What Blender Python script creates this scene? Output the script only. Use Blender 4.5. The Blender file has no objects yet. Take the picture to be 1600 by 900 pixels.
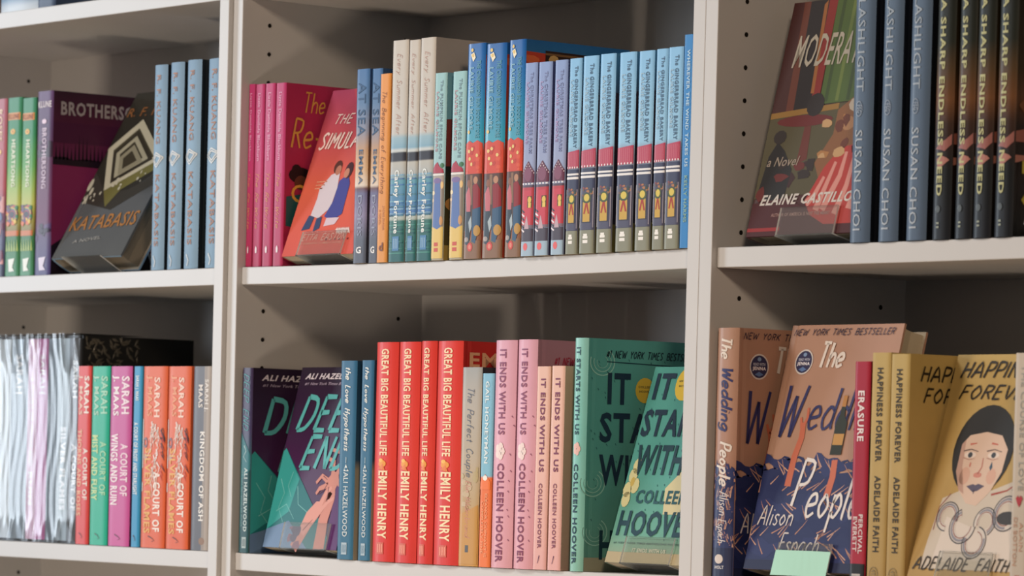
import bpy, bmesh, math, random
from mathutils import Vector, Matrix
random.seed(7)
SC = bpy.context.scene
COL = SC.collection
# ------------------------------------------------------------------ camera
cam = bpy.data.objects.new('camera', bpy.data.cameras.new('camera'))
COL.objects.link(cam); SC.camera = cam
cam.data.sensor_width = 36.0
cam.data.lens = 6426.33 / 1600 * 36
cam.data.shift_y = 549.99 / 1600
F_ = Vector((-0.77772953, 0.62737239, -0.03925114)); R_ = Vector((0.62687697, 0.77870425, 0.02539593)); U_ = Vector((-0.04649773, 0.00485448, 0.9989066))
M_ = Matrix.Identity(4)
for i_ in range(3):
    M_[i_][0] = R_[i_]; M_[i_][1] = U_[i_]; M_[i_][2] = -F_[i_]
M_[0][3], M_[1][3], M_[2][3] = 3.81368898, -2.6526897, 0.09114452
cam.matrix_world = M_
cam.data.clip_start = 0.05; cam.data.clip_end = 60
cam.data.dof.use_dof = True; cam.data.dof.focus_distance = 4.2; cam.data.dof.aperture_fstop = 11
# ------------------------------------------------------------------ light and exposure
SC.view_settings.view_transform = 'Standard'; SC.view_settings.look = 'None'
SC.view_settings.gamma = 1.0; SC.view_settings.use_curve_mapping = False
SC.view_settings.exposure = 0.0
W = bpy.data.worlds.new('world'); SC.world = W; W.use_nodes = True
W.node_tree.nodes['Background'].inputs[0].default_value = (0.80, 0.86, 1.0, 1)
W.node_tree.nodes['Background'].inputs[1].default_value = 0.05

def area(name, loc, target, sx, sy, power, col):
    l = bpy.data.lights.new(name, 'AREA'); l.shape = 'RECTANGLE'; l.size = sx; l.size_y = sy
    l.energy = power; l.color = col
    o = bpy.data.objects.new(name, l); COL.objects.link(o); o.location = loc
    o.rotation_euler = (Vector(target) - Vector(loc)).to_track_quat('-Z', 'Y').to_euler()
    return o
# shop window far to the left, warm lamp at the front right, ceiling lamp above, small low lamp
area('window_daylight', (-7.8, -4.1, 0.9), (-0.2, 0.05, 0.15), 1.8, 2.4, 300, (0.80, 0.90, 1.0))
area('spot_lamp_light', (3.2, -1.7, 1.32), (0.3, 0.1, 0.2), 0.3, 0.3, 27, (1.0, 0.76, 0.55))
area('ceiling_lamp_light', (-0.45, -2.1, 1.7), (0.0, 0, 0.1), 0.9, 0.6, 34, (1.0, 0.95, 0.90))
area('floor_lamp_light', (0.45, -1.6, -0.55), (0.5, 0, 0.0), 0.3, 0.3, 16, (1.0, 0.80, 0.62))

# ------------------------------------------------------------------ helpers
def lin(hx, g=1.0):
    hx = hx.lstrip('#'); o = []
    for k in (0, 2, 4):
        c = int(hx[k:k+2], 16) / 255
        c = c / 12.92 if c <= 0.04045 else ((c + 0.055) / 1.055) ** 2.4
        o.append(min(0.92, c * g))
    return (*o, 1.0)
MATS = {}
def mat(hx, rough=0.5, g=1.0, coat=0.0, noise=0.0):
    key = (hx, rough, round(g, 3), coat, noise)
    if key in MATS: return MATS[key]
    m = bpy.data.materials.new('print_' + hx.strip('#')); m.use_nodes = True
    nt = m.node_tree; b = nt.nodes['Principled BSDF']
    b.inputs['Base Color'].default_value = lin(hx, g); b.inputs['Roughness'].default_value = rough
    b.inputs['Coat Weight'].default_value = coat * 0.3; b.inputs['Coat Roughness'].default_value = 0.2; b.inputs['Specular IOR Level'].default_value = 0.22
    if noise:
        tc = nt.nodes.new('ShaderNodeTexCoord'); n = nt.nodes.new('ShaderNodeTexNoise'); n.inputs['Scale'].default_value = 60
        n.inputs['Detail'].default_value = 3
        mx = nt.nodes.new('ShaderNodeMix'); mx.data_type = 'RGBA'; mx.blend_type = 'MULTIPLY'; mx.inputs[0].default_value = noise
        nt.links.new(tc.outputs['Object'], n.inputs['Vector']); mx.inputs[6].default_value = lin(hx, g)
        nt.links.new(n.outputs['Fac'], mx.inputs[7]); nt.links.new(mx.outputs[2], b.inputs['Base Color'])
    MATS[key] = m
    return m
def ramp_mat(name, stops, h, g, rough=0.5, coat=0.25, noise=0.18, nscale=22):
    """printed jacket: colour runs down the height of the book (object Z), with light paper mottle"""
    m = bpy.data.materials.new(name); m.use_nodes = True
    nt = m.node_tree; b = nt.nodes['Principled BSDF']; L = nt.links.new
    tc = nt.nodes.new('ShaderNodeTexCoord'); sp = nt.nodes.new('ShaderNodeSeparateXYZ')
    mr = nt.nodes.new('ShaderNodeMapRange'); mr.inputs[1].default_value = h; mr.inputs[2].default_value = 0.0
    cr = nt.nodes.new('ShaderNodeValToRGB')
    L(tc.outputs['Object'], sp.inputs[0]); L(sp.outputs['Z'], mr.inputs[0]); L(mr.outputs[0], cr.inputs[0])
    e = cr.color_ramp.elements
    if len(stops) == 1: stops = [(0, stops[0][1]), (1, stops[0][1])]
    while len(e) < len(stops): e.new(0.5)
    for k, (p, c) in enumerate(stops):
        e[k].position = min(1, p + k * 1e-5); e[k].color = lin(c, g)
    n = nt.nodes.new('ShaderNodeTexNoise'); n.inputs['Scale'].default_value = nscale; n.inputs['Detail'].default_value = 4
    L(tc.outputs['Object'], n.inputs['Vector'])
    r2 = nt.nodes.new('ShaderNodeMapRange'); r2.inputs[1].default_value = 0.3; r2.inputs[2].default_value = 0.7
    r2.inputs[3].default_value = 1 - noise; r2.inputs[4].default_value = 1 + noise * 0.6
    L(n.outputs['Fac'], r2.inputs[0])
    mx = nt.nodes.new('ShaderNodeVectorMath'); mx.operation = 'SCALE'
    L(cr.outputs[0], mx.inputs[0]); L(r2.outputs[0], mx.inputs['Scale'])
    L(mx.outputs[0], b.inputs['Base Color'])
    b.inputs['Roughness'].default_value = rough; b.inputs['Coat Weight'].default_value = coat * 0.3; b.inputs['Coat Roughness'].default_value = 0.2; b.inputs['Specular IOR Level'].default_value = 0.225
    return m
def link(name, me, parent=None, mats=()):
    for m in mats: me.materials.append(m)
    o = bpy.data.objects.new(name, me); COL.objects.link(o)
    if parent: o.parent = parent
    return o
def mesh(name, V, Fc, mi=None):
    me = bpy.data.meshes.new(name); me.from_pydata(V, [], Fc)
    if mi: me.polygons.foreach_set('material_index', mi)
    me.update(); return me
def box_data(x0, x1, y0, y1, z0, z1, V=None, Fc=None):
    V = [] if V is None else V; Fc = [] if Fc is None else Fc
    b = len(V)
    V += [(x, y, z) for z in (z0, z1) for y in (y0, y1) for x in (x0, x1)]
    Fc += [tuple(b + k for k in f) for f in ((0, 2, 3, 1), (4, 5, 7, 6), (0, 1, 5, 4), (2, 6, 7, 3), (0, 4, 6, 2), (1, 3, 7, 5))]
    return V, Fc
def bevel(o, w, seg=2):
    md = o.modifiers.new('bevel', 'BEVEL'); md.width = w; md.segments = seg; md.limit_method = 'ANGLE'
    return o
def empty(name, loc=(0, 0, 0)):
    o = bpy.data.objects.new(name, None); COL.objects.link(o); o.location = loc; o.empty_display_size = 0.02
    return o
def tag(o, label=None, cat=None, group=None, kind=None):
    if label: o['label'] = label
    if cat: o['category'] = cat
    if group: o['group'] = group
    if kind: o['kind'] = kind
    return o
# ------------------------------------------------------------------ setting
def wood_mat():
    m = bpy.data.materials.new('oak_floor'); m.use_nodes = True; nt = m.node_tree; b = nt.nodes['Principled BSDF']
    tc = nt.nodes.new('ShaderNodeTexCoord'); w = nt.nodes.new('ShaderNodeTexNoise'); mp = nt.nodes.new('ShaderNodeMapping')
    mp.inputs['Scale'].default_value = (2, 30, 2); w.inputs['Scale'].default_value = 3
    cr = nt.nodes.new('ShaderNodeValToRGB'); cr.color_ramp.elements[0].color = lin('#7a5a3e'); cr.color_ramp.elements[1].color = lin('#b08a64')
    nt.links.new(tc.outputs['Object'], mp.inputs[0]); nt.links.new(mp.outputs[0], w.inputs['Vector'])
    nt.links.new(w.outputs['Fac'], cr.inputs[0]); nt.links.new(cr.outputs[0], b.inputs['Base Color'])
    b.inputs['Roughness'].default_value = 0.45
    return m
FLOOR_Z = -1.36
fl = link('floor', mesh('floor', *box_data(-9, 5, -5.5, 0.35, FLOOR_Z - 0.1, FLOOR_Z)), None, [wood_mat()]); tag(fl, kind='structure')
wl = link('wall_back', mesh('wall_back', *box_data(-9, 5, 0.35, 0.45, FLOOR_Z, 1.7)), None, [mat('#d8d4cc', 0.8)]); tag(wl, kind='structure')

def laminate():
    m = bpy.data.materials.new('white_laminate'); m.use_nodes = True; nt = m.node_tree; b = nt.nodes['Principled BSDF']
    tc = nt.nodes.new('ShaderNodeTexCoord'); n = nt.nodes.new('ShaderNodeTexNoise'); n.inputs['Scale'].default_value = 9
    r = nt.nodes.new('ShaderNodeValToRGB'); r.color_ramp.elements[0].color = (0.52, 0.515, 0.505, 1); r.color_ramp.elements[1].color = (0.56, 0.555, 0.548, 1)
    nt.links.new(tc.outputs['Object'], n.inputs['Vector']); nt.links.new(n.outputs['Fac'], r.inputs[0]); nt.links.new(r.outputs[0], b.inputs['Base Color'])
    b.inputs['Roughness'].default_value = 0.42
    n2 = nt.nodes.new('ShaderNodeTexNoise'); n2.inputs['Scale'].default_value = 900; bp = nt.nodes.new('ShaderNodeBump'); bp.inputs['Strength'].default_value = 0.03
    nt.links.new(tc.outputs['Object'], n2.inputs['Vector']); nt.links.new(n2.outputs['Fac'], bp.inputs['Height']); nt.links.new(bp.outputs[0], b.inputs['Normal'])
    return m
LAM = laminate(); DARK = mat('#15110e', 0.8)
TH = 0.018; ST = 0.0195
SAG = {'L': 0.0, 'M': 0.002, 'R': 0.0018}
def shelf_drop(unit, x0, x):
    u = (x - x0 - 0.4) / 0.382
    return -SAG[unit] * max(0.0, 1 - u * u)
def bookcase(unit, x0, y0, label):
    """one 80 cm bookcase; x0 = outer left face, y0 = front plane; local frame at world zero height"""
    root = empty('bookcase', (x0, y0, FLOOR_Z)); tag(root, label, 'bookcase', 'white bookcases side by side')
    Z = -FLOOR_Z
    for a in (0, 0.8 - TH):
        s = link('side_panel', mesh('side_panel', *box_data(a, a + TH, 0, 0.28, 0, 1.02 + Z)), root, [LAM]); bevel(s, 0.0007)
    for z in (-1.28, -0.96, -0.64, -0.32, 0.0, 0.32, 0.64, 1.02):
        # gently sagging board built from 12 slices
        V = []; Fc = []; n = 12
        for k in range(n + 1):
            x = TH + 0.0002 + (0.8 - 2 * TH - 0.0004) * k / n
            d = shelf_drop(unit, 0, x)
            yf = 0.0065
            V += [(x, yf, z - ST + Z + d), (x, yf, z + Z + d), (x, 0.262, z + Z + d), (x, 0.262, z - ST + Z + d)]
        for k in range(n):
            b = 4 * k
            for j in range(4):
                Fc.append((b + j, b + (j + 1) % 4, b + 4 + (j + 1) % 4, b + 4 + j))
        Fc += [(3, 2, 1, 0), (4 * n, 4 * n + 1, 4 * n + 2, 4 * n + 3)]
        s = link('shelf', mesh('shelf', V, Fc), root, [LAM]); bevel(s, 0.0008)
    link('back_panel', mesh('back_panel', *box_data(TH, 0.8 - TH, 0.2625, 0.267, 0.02, 1.02 + Z)), root, [LAM])
    link('plinth', mesh('plinth', *box_data(TH, 0.8 - TH, 0.03, 0.045, 0.0, 0.06)), root, [LAM])
    # peg holes: flat discs down both side panels, inner shade painted in as near-black
    V = []; Fc = []
    for a, sgn in ((TH, 1), (0.8 - TH, -1)):
        for yy in (0.037, 0.228):
            for k in range(-25, 28):
                z = 0.016 + 0.032 * k + Z
                if z < 0.15 or z > 1.0 + Z: continue
                if min(abs(z - Z - q + 0.0098) for q in (-.96, -.64, -.32, 0, .32, .64)) < 0.0135: continue
                b = len(V); x = a + sgn * 0.0003
                V += [(x, yy + 0.0025 * math.cos(t * math.pi / 5), z + 0.0025 * math.sin(t * math.pi / 5)) for t in range(10)]
                Fc.append(tuple(b + t for t in range(10)))
    ph = link('peg_holes', mesh('peg_holes', V, Fc), root, [DARK]); ph['kind'] = 'stuff'
    return root
CASES = {'L': (-0.8, -0.006), 'M': (0.0, 0.0), 'R': (0.8003, 0.0)}
bookcase('L', -0.8005, -0.006, 'white bookcase cut off at the left edge, holding the shrink wrapped box set')
bookcase('M', 0.0, 0.0, 'white bookcase in the middle of the row, holding the red and the sky blue books')
bookcase('R', 0.8003, 0.0, 'white bookcase cut off at the right edge, holding the dark blue grey books')
# ------------------------------------------------------------------ lettering
TXT = {}
def glyphs(s, bold=False, italic=False):
    key = (s, bold, italic)
    if key in TXT: return TXT[key]
    cu = bpy.data.curves.new('lettering', 'FONT'); cu.body = s; cu.resolution_u = 2
    cu.offset = 0.028 if bold else 0.006
    if italic: cu.shear = 0.32
    cu.space_character = 1.12 if bold else 1.04
    cu.fill_mode = 'FRONT'
    o = bpy.data.objects.new('lettering', cu); COL.objects.link(o)
    me = bpy.data.meshes.new_from_object(o)
    bpy.data.objects.remove(o); bpy.data.curves.remove(cu)
    bm = bmesh.new(); bm.from_mesh(me)
    lo = min(v.co.y for v in bm.verts); hi = max(v.co.y for v in bm.verts)
    for f in (.2, .4, .6, .8):      # cut into strips so the print can follow a rounded spine
        bmesh.ops.bisect_plane(bm, geom=bm.verts[:] + bm.edges[:] + bm.faces[:], plane_co=(0, lo + (hi - lo) * f, 0), plane_no=(0, 1, 0))
    bm.to_mesh(me); bm.free()
    V = [(v.co.x, v.co.y) for v in me.vertices]; P = [tuple(p.vertices) for p in me.polygons]
    bpy.data.meshes.remove(me)
    xs = [v[0] for v in V]; ys = [v[1] for v in V]
    x0, x1, y0, y1 = min(xs), max(xs), min(ys), max(ys)
    if '\n' not in s and not italic: y0 = min(y0, 0.0); 
    V = [((a - x0) / (x1 - x0), (b - y0) / max(1e-6, y1 - y0)) for a, b in V]
    TXT[key] = (V, P)
    return TXT[key]

# pen alphabet: advance, strokes on a grid with baseline 0 and cap height 1
def _pen(t):
    D = {}
    for row in t.strip().split('\n'):
        ch, adv, rest = row.split(' ', 2)
        D[ch] = (float(adv), [[tuple(float(v) for v in q.split(',')) for q in st.split()] for st in rest.split('|')])
    return D
PEN = _pen("""
a .45 .42,.5 .2,.56 .02,.3 .15,.02 .38,.18 .42,.5|.42,.52 .42,.2 .5,.02
b .42 .04,1 .04,0|.04,.35 .25,.55 .42,.3 .25,.02 .04,.1
c .38 .36,.48 .18,.55 .02,.28 .18,.02 .38,.12
d .45 .42,.45 .2,.55 .02,.28 .15,.02 .38,.15 .42,.4|.42,1 .42,.2 .48,.02
e .42 .04,.28 .38,.34 .3,.55 .1,.5 .02,.25 .15,.02 .4,.12
f .3 .3,.95 .18,1 .12,.8 .12,0|.0,.58 .28,.58
g .42 .4,.48 .2,.55 .02,.3 .18,.05 .38,.25|.4,.52 .4,-.1 .22,-.3 .04,-.2
h .42 .05,1 .05,0|.05,.35 .22,.55 .38,.45 .4,0
i .12 .06,.55 .06,0|.06,.75 .07,.8
k .38 .05,1 .05,0|.34,.55 .07,.25 .36,0
l .14 .06,1 .06,.1 .12,0
m .62 .05,.55 .05,0|.05,.38 .18,.55 .3,.4 .31,0|.31,.38 .45,.55 .57,.4 .58,0
n .42 .05,.55 .05,0|.05,.36 .22,.55 .38,.42 .4,0
o .42 .2,.55 .02,.28 .2,.02 .4,.28 .2,.55
p .42 .05,.55 .05,-.32|.05,.35 .24,.56 .42,.3 .24,.02 .05,.15
r .32 .05,.55 .05,0|.05,.32 .18,.52 .32,.5
s .34 .32,.5 .15,.55 .05,.42 .28,.2 .2,.02 .02,.08
t .3 .14,.85 .14,.15 .26,.02|.0,.58 .28,.58
u .42 .04,.55 .06,.15 .2,.02 .38,.2|.4,.55 .4,0
v .38 .02,.55 .18,0 .38,.55
w .55 .02,.55 .14,0 .28,.45 .42,0 .54,.55
x .38 .03,.55 .37,0|.37,.55 .03,0
y .4 .04,.55 .2,.08|.4,.55 .2,.05 .06,-.3
A .5 .0,0 .25,1 .5,0|.1,.35 .42,.35
B .45 .05,0 .05,1|.05,1 .35,.95 .35,.6 .05,.53|.05,.53 .42,.45 .4,.08 .05,0
C .45 .42,.85 .22,1 .03,.5 .2,0 .44,.15
D .48 .05,0 .05,1|.05,1 .38,.9 .46,.45 .3,.05 .05,0
E .4 .05,0 .05,1|.05,1 .4,1|.05,.52 .34,.54|.05,0 .4,0
F .38 .05,0 .05,1|.05,1 .38,1|.05,.52 .32,.54
G .48 .42,.85 .22,1 .03,.5 .2,0 .42,.1 .44,.42|.26,.42 .48,.42
H .46 .05,0 .05,1|.42,1 .42,0|.05,.52 .42,.52
I .1 .05,0 .05,1
J .3 .26,1 .27,.2 .15,0 .02,.12
K .42 .05,0 .05,1|.4,1 .06,.45|.14,.55 .42,0
L .36 .05,1 .05,0|.05,0 .36,.02
M .58 .03,0 .08,1|.08,1 .29,.35|.29,.35 .5,1|.5,1 .55,0
N .46 .05,0 .05,1|.05,1 .42,0|.42,0 .42,1
O .48 .24,1 .03,.5 .24,0 .46,.5 .24,1
P .4 .05,0 .05,1|.05,1 .4,.92 .36,.52 .05,.45
R .44 .05,0 .05,1|.05,1 .4,.92 .34,.56 .05,.5|.2,.5 .44,0
S .42 .38,.88 .2,1 .04,.76 .36,.3 .2,0 .02,.12
T .44 .22,0 .22,1|.0,1 .44,1
U .44 .05,1 .05,.2 .22,0 .4,.2 .4,1
V .44 .02,1 .22,0 .42,1
W .66 .02,1 .17,0|.17,0 .34,.8|.34,.8 .5,0|.5,0 .66,1
Y .42 .02,1 .2,.5|.4,1 .2,.5 .2,0
Z .4 .03,1 .38,1|.38,1 .03,0|.03,0 .38,0
# .4 .1,.1 .16,.9|.28,.1 .34,.9|.03,.35 .4,.35|.05,.65 .42,.65
1 .16 .02,.8 .12,1 .12,0
- .25 .02,.35 .22,.35
""")
class Print:
    """flat print on a book: S = spine face, F = front cover. u,v run 0..1 from left and from top"""
    def __init__(s, t, h, d, b, p):
        s.t, s.h, s.d, s.b, s.p = t, h, d, b, p
        s.V = []; s.Fc = []; s.mi = []; s.mats = []
    def spine_y(s, x):
        u = min(1.0, abs(2 * x / s.t)); return s.b * u ** s.p
    def pt(s, face, u, v, lay):
        e = 0.00028 + 0.00012 * lay
        if face == 'S':
            x = (u - 0.5) * s.t; return (x, s.spine_y(x) - e, s.h * (1 - v))
        return (s.t / 2 + e, s.b + u * (s.d - s.b), s.h * (1 - v))
    def slot(s, m):
        if m not in s.mats: s.mats.append(m)
        return s.mats.index(m)
    def poly(s, face, pts, m, lay=0):
        if face == 'S' and max(q[0] for q in pts) - min(q[0] for q in pts) > 0.1:
            # slice into vertical strips so wide print follows the rounded spine
            C = (0, .05, .1, .18, .3, .5, .7, .82, .9, .95, 1.0)
            for i in range(len(C) - 1):
                P = list(pts)
                for lim, sg in ((C[i], 1), (C[i + 1], -1)):
                    O = []
                    for j in range(len(P)):
                        a, c = P[j - 1], P[j]; ia = (a[0] - lim) * sg >= 0; ic = (c[0] - lim) * sg >= 0
                        if ia != ic:
                            t = (lim - a[0]) / (c[0] - a[0]); O.append((lim, a[1] + t * (c[1] - a[1])))
                        if ic: O.append(c)
                    P = O
                    if not P: break
                Q = [q for j, q in enumerate(P) if abs(q[0] - P[j - 1][0]) + abs(q[1] - P[j - 1][1]) > 1e-7]
                if len(Q) > 2: s._poly(face, Q, m, lay)
            return
        s._poly(face, pts, m, lay)
    def _poly(s, face, pts, m, lay=0):
        b = len(s.V)
        s.V += [s.pt(face, u, v, lay) for u, v in pts]
        a = sum(pts[i][0] * pts[(i + 1) % len(pts)][1] - pts[(i + 1) % len(pts)][0] * pts[i][1] for i in range(len(pts)))
        f = list(range(b, b + len(pts)))
        if a > 0: f.reverse()
        s.Fc.append(tuple(f)); s.mi.append(s.slot(m))
    def rect(s, face, u0, v0, u1, v1, m, lay=0):
        n = 1
        for k in range(n):
            a = u0 + (u1 - u0) * k / n; c = u0 + (u1 - u0) * (k + 1) / n
            s.poly(face, [(a, v0), (c, v0), (c, v1), (a, v1)], m, lay)
    def oval(s, face, cu, cv, ru, rv, m, lay=0, n=18, a0=0.0, a1=360.0):
        s.poly(face, [(cu + ru * math.cos(math.radians(a0 + (a1 - a0) * k / n)), cv + rv * math.sin(math.radians(a0 + (a1 - a0) * k / n))) for k in range(n)], m, lay)
    def ring(s, face, cu, cv, ru, rv, w, m, lay=0, n=20, a0=0, a1=360):
        P = []
        for k in range(n + 1):
            a = math.radians(a0 + (a1 - a0) * k / n)
            P.append(((cu + ru * math.cos(a), cv + rv * math.sin(a)), (cu + ru * (1 - w) * math.cos(a), cv + rv * (1 - w) * math.sin(a))))
        for k in range(n): s.poly(face, [P[k][0], P[k + 1][0], P[k + 1][1], P[k][1]], m, lay)
    def line(s, face, pts, w0, w1, m, lay=0):
        """tapering brush stroke; widths in metres"""
        sx = s.t if face == 'S' else s.d
        Q = [(u * sx, v * s.h) for u, v in pts]; L = []; n = len(Q)
        for i, q in enumerate(Q):
            a = Q[max(0, i - 1)]; c = Q[min(n - 1, i + 1)]
            dx, dy = c[0] - a[0], c[1] - a[1]; l = math.hypot(dx, dy) or 1
            w = (w0 + (w1 - w0) * i / (n - 1)) / 2
            L.append(((q[0] - dy / l * w, q[1] + dx / l * w), (q[0] + dy / l * w, q[1] - dx / l * w)))
        for i in range(n - 1):
            s.poly(face, [(a / sx, c / s.h) for a, c in (L[i][0], L[i + 1][0], L[i + 1][1], L[i][1])], m, lay)
    def text(s, face, st, a, b, c, d, m, fl='', lay=None, q=None):
        """spine: a,b = v0,v1  c,d = u0,u1 (reads downwards; 'h' = horizontal). front: a,b = u0,u1  c,d = v0,v1"""
        if lay is None: lay = 4.6 if face == 'F' else 1.6
        if 'p' in fl: return s.pen(face, st, a, b, c, d, m, fl, lay)
        V, P = glyphs(st, 'b' in fl, 'i' in fl)
        k = s.slot(m); base = len(s.V); flip = False
        for x, y in V:
            if face == 'S' and 'h' not in fl: u, v = c + y * (d - c), a + x * (b - a)
            elif face == 'S': u, v = c + x * (d - c), b - y * (b - a)
            else: u, v = a + x * (b - a), d - y * (d - c)
            if 'w' in fl: v += 0.006 * math.sin(x * 9)
            if 's' in fl and face == 'F': v -= (x - 0.5) * 0.02
            s.V.append(s.pt(face, u, v, lay))
        for p in P:
            s.Fc.append(tuple(base + i for i in p)); s.mi.append(k)
    def pen(s, face, st, a, b, c, d, m, fl, lay):
        """hand lettering drawn with a pen or brush"""
        S = []; x = 0.0
        for ch in st:
            adv, strokes = PEN.get(ch, (0.4, []))
            S += [[(x + px, py) for px, py in q] for q in strokes]
            x += adv + 0.13
        L = x - 0.13; sl = 0.22 if 'i' in fl else 0.0
        size = (d - c) * (s.t if face == 'S' else s.h)
        w = size * (0.16 if 'b' in fl else 0.085)
        for q in S:
            Q = []
            for i in range(len(q) - 1):        # Catmull-Rom
                p0, p1, p2, p3 = q[max(0, i - 1)], q[i], q[i + 1], q[min(len(q) - 1, i + 2)]
                n = 3 if len(q) > 2 else (5 if face == 'S' else 1)
                for k in range(n):
                    t = k / n
                    Q.append(tuple(0.5 * ((2 * p1[j]) + (-p0[j] + p2[j]) * t + (2 * p0[j] - 5 * p1[j] + 4 * p2[j] - p3[j]) * t * t + (-p0[j] + 3 * p1[j] - 3 * p2[j] + p3[j]) * t ** 3) for j in (0, 1)))
            Q.append(q[-1])
            R = []
            for px, py in Q:
                fx = (px + sl * py) / (L + sl)
                if face == 'S': R.append((c + py * (d - c), a + fx * (b - a)))
                else: R.append((a + fx * (b - a), d - py * (d - c)))
            s.line(face, R, w, w * 0.8, m, lay)
    def build_split(s, parent):
        for front, name in ((False, 'spine_art'), (True, 'cover_art')):
            V = []; Fc = []; mi = []; mats = []
            for f, k in zip(s.Fc, s.mi):
                if (s.V[f[0]][0] > s.t / 2 + 0.0001) != front: continue
                b0 = len(V); V += [s.V[i] for i in f]; Fc.append(tuple(range(b0, b0 + len(f))))
                m = s.mats[k]
                if m not in mats: mats.append(m)
                mi.append(mats.index(m))
            if Fc: link(name, mesh(name, V, Fc, mi), parent, mats)['kind'] = 'stuff'
    def build(s, name, parent):
        if not s.Fc: return None
        return link(name, mesh(name, s.V, s.Fc, s.mi), parent, s.mats)

PAGE = {}
def page_mat(hx, g):
    key = (hx, g)
    if key in PAGE: return PAGE[key]
    m = bpy.data.materials.new('page_edges'); m.use_nodes = True; nt = m.node_tree; b = nt.nodes['Principled BSDF']
    tc = nt.nodes.new('ShaderNodeTexCoord'); mp = nt.nodes.new('ShaderNodeMapping'); mp.inputs['Scale'].default_value = (2600, 3, 3)
    n = nt.nodes.new('ShaderNodeTexNoise'); n.inputs['Scale'].default_value = 1.0; n.inputs['Detail'].default_value = 2
    cr = nt.nodes.new('ShaderNodeValToRGB'); c = lin(hx, g)
    cr.color_ramp.elements[0].color = (c[0] * .72, c[1] * .7, c[2] * .66, 1); cr.color_ramp.elements[1].color = c
    nt.links.new(tc.outputs['Object'], mp.inputs[0]); nt.links.new(mp.outputs[0], n.inputs['Vector']); nt.links.new(n.outputs['Fac'], cr.inputs[0])
    nt.links.new(cr.outputs[0], b.inputs['Base Color']); b.inputs['Roughness'].default_value = 0.85
    PAGE[key] = m; return m

def book(K, loc, label):
    """K: dict of the title. Returns root Empty with cover, pages, cover_art, lettering"""
    t, h, d, hard, g = K['t'], K['h'], K['d'], K['hard'], K['g']
    b = 0.0036 if hard else 0.0014; p = 2.8 if hard else 7.0
    bt = 0.0026 if hard else 0.0006
    root = empty('hardcover_book' if hard else 'paperback_book', loc)
    pr = Print(t, h, d, b, p)
    # cover: outer profile and inner profile, extruded
    n = 14; out = [(-t / 2, d)] ; inn = [(-t / 2 + bt, d)]
    cyc = 0.0012
    for k in range(n + 1):
        q = -1 + 2 * k / n
        q = math.copysign(abs(q) ** 0.75, q)
        x = t / 2 * q
        out.append((x, pr.spine_y(x))); inn.append(((t / 2 - bt) * q, max(pr.spine_y(x), b * 0.3) + bt + b * 0.2))
    out.append((t / 2, d)); inn.append((t / 2 - bt, d))
    if hard:   # hinge groove on both boards
        gx = 0.0009
        out[1:1] = [(-t / 2, b + 0.010), (-t / 2 + gx, b + 0.006), (-t / 2, b + 0.002)]; inn[1:1] = [(-t / 2 + bt, b + 0.010)] * 3
        out[-1:-1] = [(t / 2, b + 0.002), (t / 2 - gx, b + 0.006), (t / 2, b + 0.010)]; inn[-1:-1] = [(t / 2 - bt, b + 0.010)] * 3
    N = len(out); V = []; Fc = []; mi = []
    for z in (0, h):
        V += [(x, y, z) for x, y in out] + [(x, y, z) for x, y in inn]
    T = 2 * N
    for i in range(N - 1):
        front = out[i][0] >= t / 2 - 0.002 and out[i + 1][0] >= t / 2 - 0.002 and i > N / 2 and out[i + 1][1] > b + 0.001
        Fc.append((i, i + 1, T + i + 1, T + i)); mi.append(1 if front else 0)
        Fc.append((N + i + 1, N + i, T + N + i, T + N + i + 1)); mi.append(2)
        Fc.append((T + i, T + i + 1, T + N + i + 1, T + N + i)); mi.append(1 if front else 0)
        Fc.append((i + 1, i, N + i, N + i + 1)); mi.append(0)
    Fc.append((N - 1, 2 * N - 1, T + 2 * N - 1, T + N - 1)); mi.append(1)
    Fc.append((N, 0, T, T + N)); mi.append(0)
    me = mesh('cover', V, Fc, mi)
    me.polygons.foreach_set('use_smooth', [False] * len(me.polygons))
    sm = ramp_mat('jacket', K['stops'], h, g, noise=K.get('mottle', 0.10), coat=K.get('coat', 0.25), rough=K.get('rough', 0.5))
    fm = ramp_mat('jacket_front', K.get('front', K['stops']), h, g, noise=K.get('mottle', 0.10), coat=K.get('coat', 0.25), rough=K.get('rough', 0.5))
    link('cover', me, root, [sm, fm, mat('#d8cdb8', 0.8, g * .8)])
    # page block
    m_ = 0.0035 if hard else 0.0004; zz = 0.0035 if hard else 0.0
    x1 = t / 2 - bt - 0.0001
    V = []; Fc = []
    for z in (zz, h - zz):
        V += [(-x1, b + bt + 0.0015, z), (x1, b + bt + 0.0015, z), (x1, d - m_, z), (0, d - m_ - (0.003 if hard else 0), z), (-x1, d - m_, z)]
    Fc = [(4, 3, 2, 1, 0), (5, 6, 7, 8, 9)] + [(i, (i + 1) % 5, 5 + (i + 1) % 5, 5 + i) for i in range(5)]
    link('pages', mesh('pages', V, Fc), root, [page_mat(K.get('page', '#d9cdb4'), g * .85)])
    if K.get('art'):
        K['art'](pr, lambda hx, r=0.45, kk=1.0: mat(hx, r, g * kk, 0.2)); pr.build_split(root)
    for op in K.get('text', []):
        tx = Print(t, h, d, b, p)
        face, st, a, c, e, f, colr = op[:7]; fl = op[7] if len(op) > 7 else ''
        tx.text(face, st, a, c, e, f, mat(colr, 0.45, g), fl)
        tx.build('lettering', root)
    tag(root, label, 'book', K.get('group'))
    return root
def dup(root, loc, label):
    r = root.copy(); COL.objects.link(r); r.location = loc; r['label'] = label
    for ch in list(root.children):
        c = ch.copy(); COL.objects.link(c); c.parent = r
    return r
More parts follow.
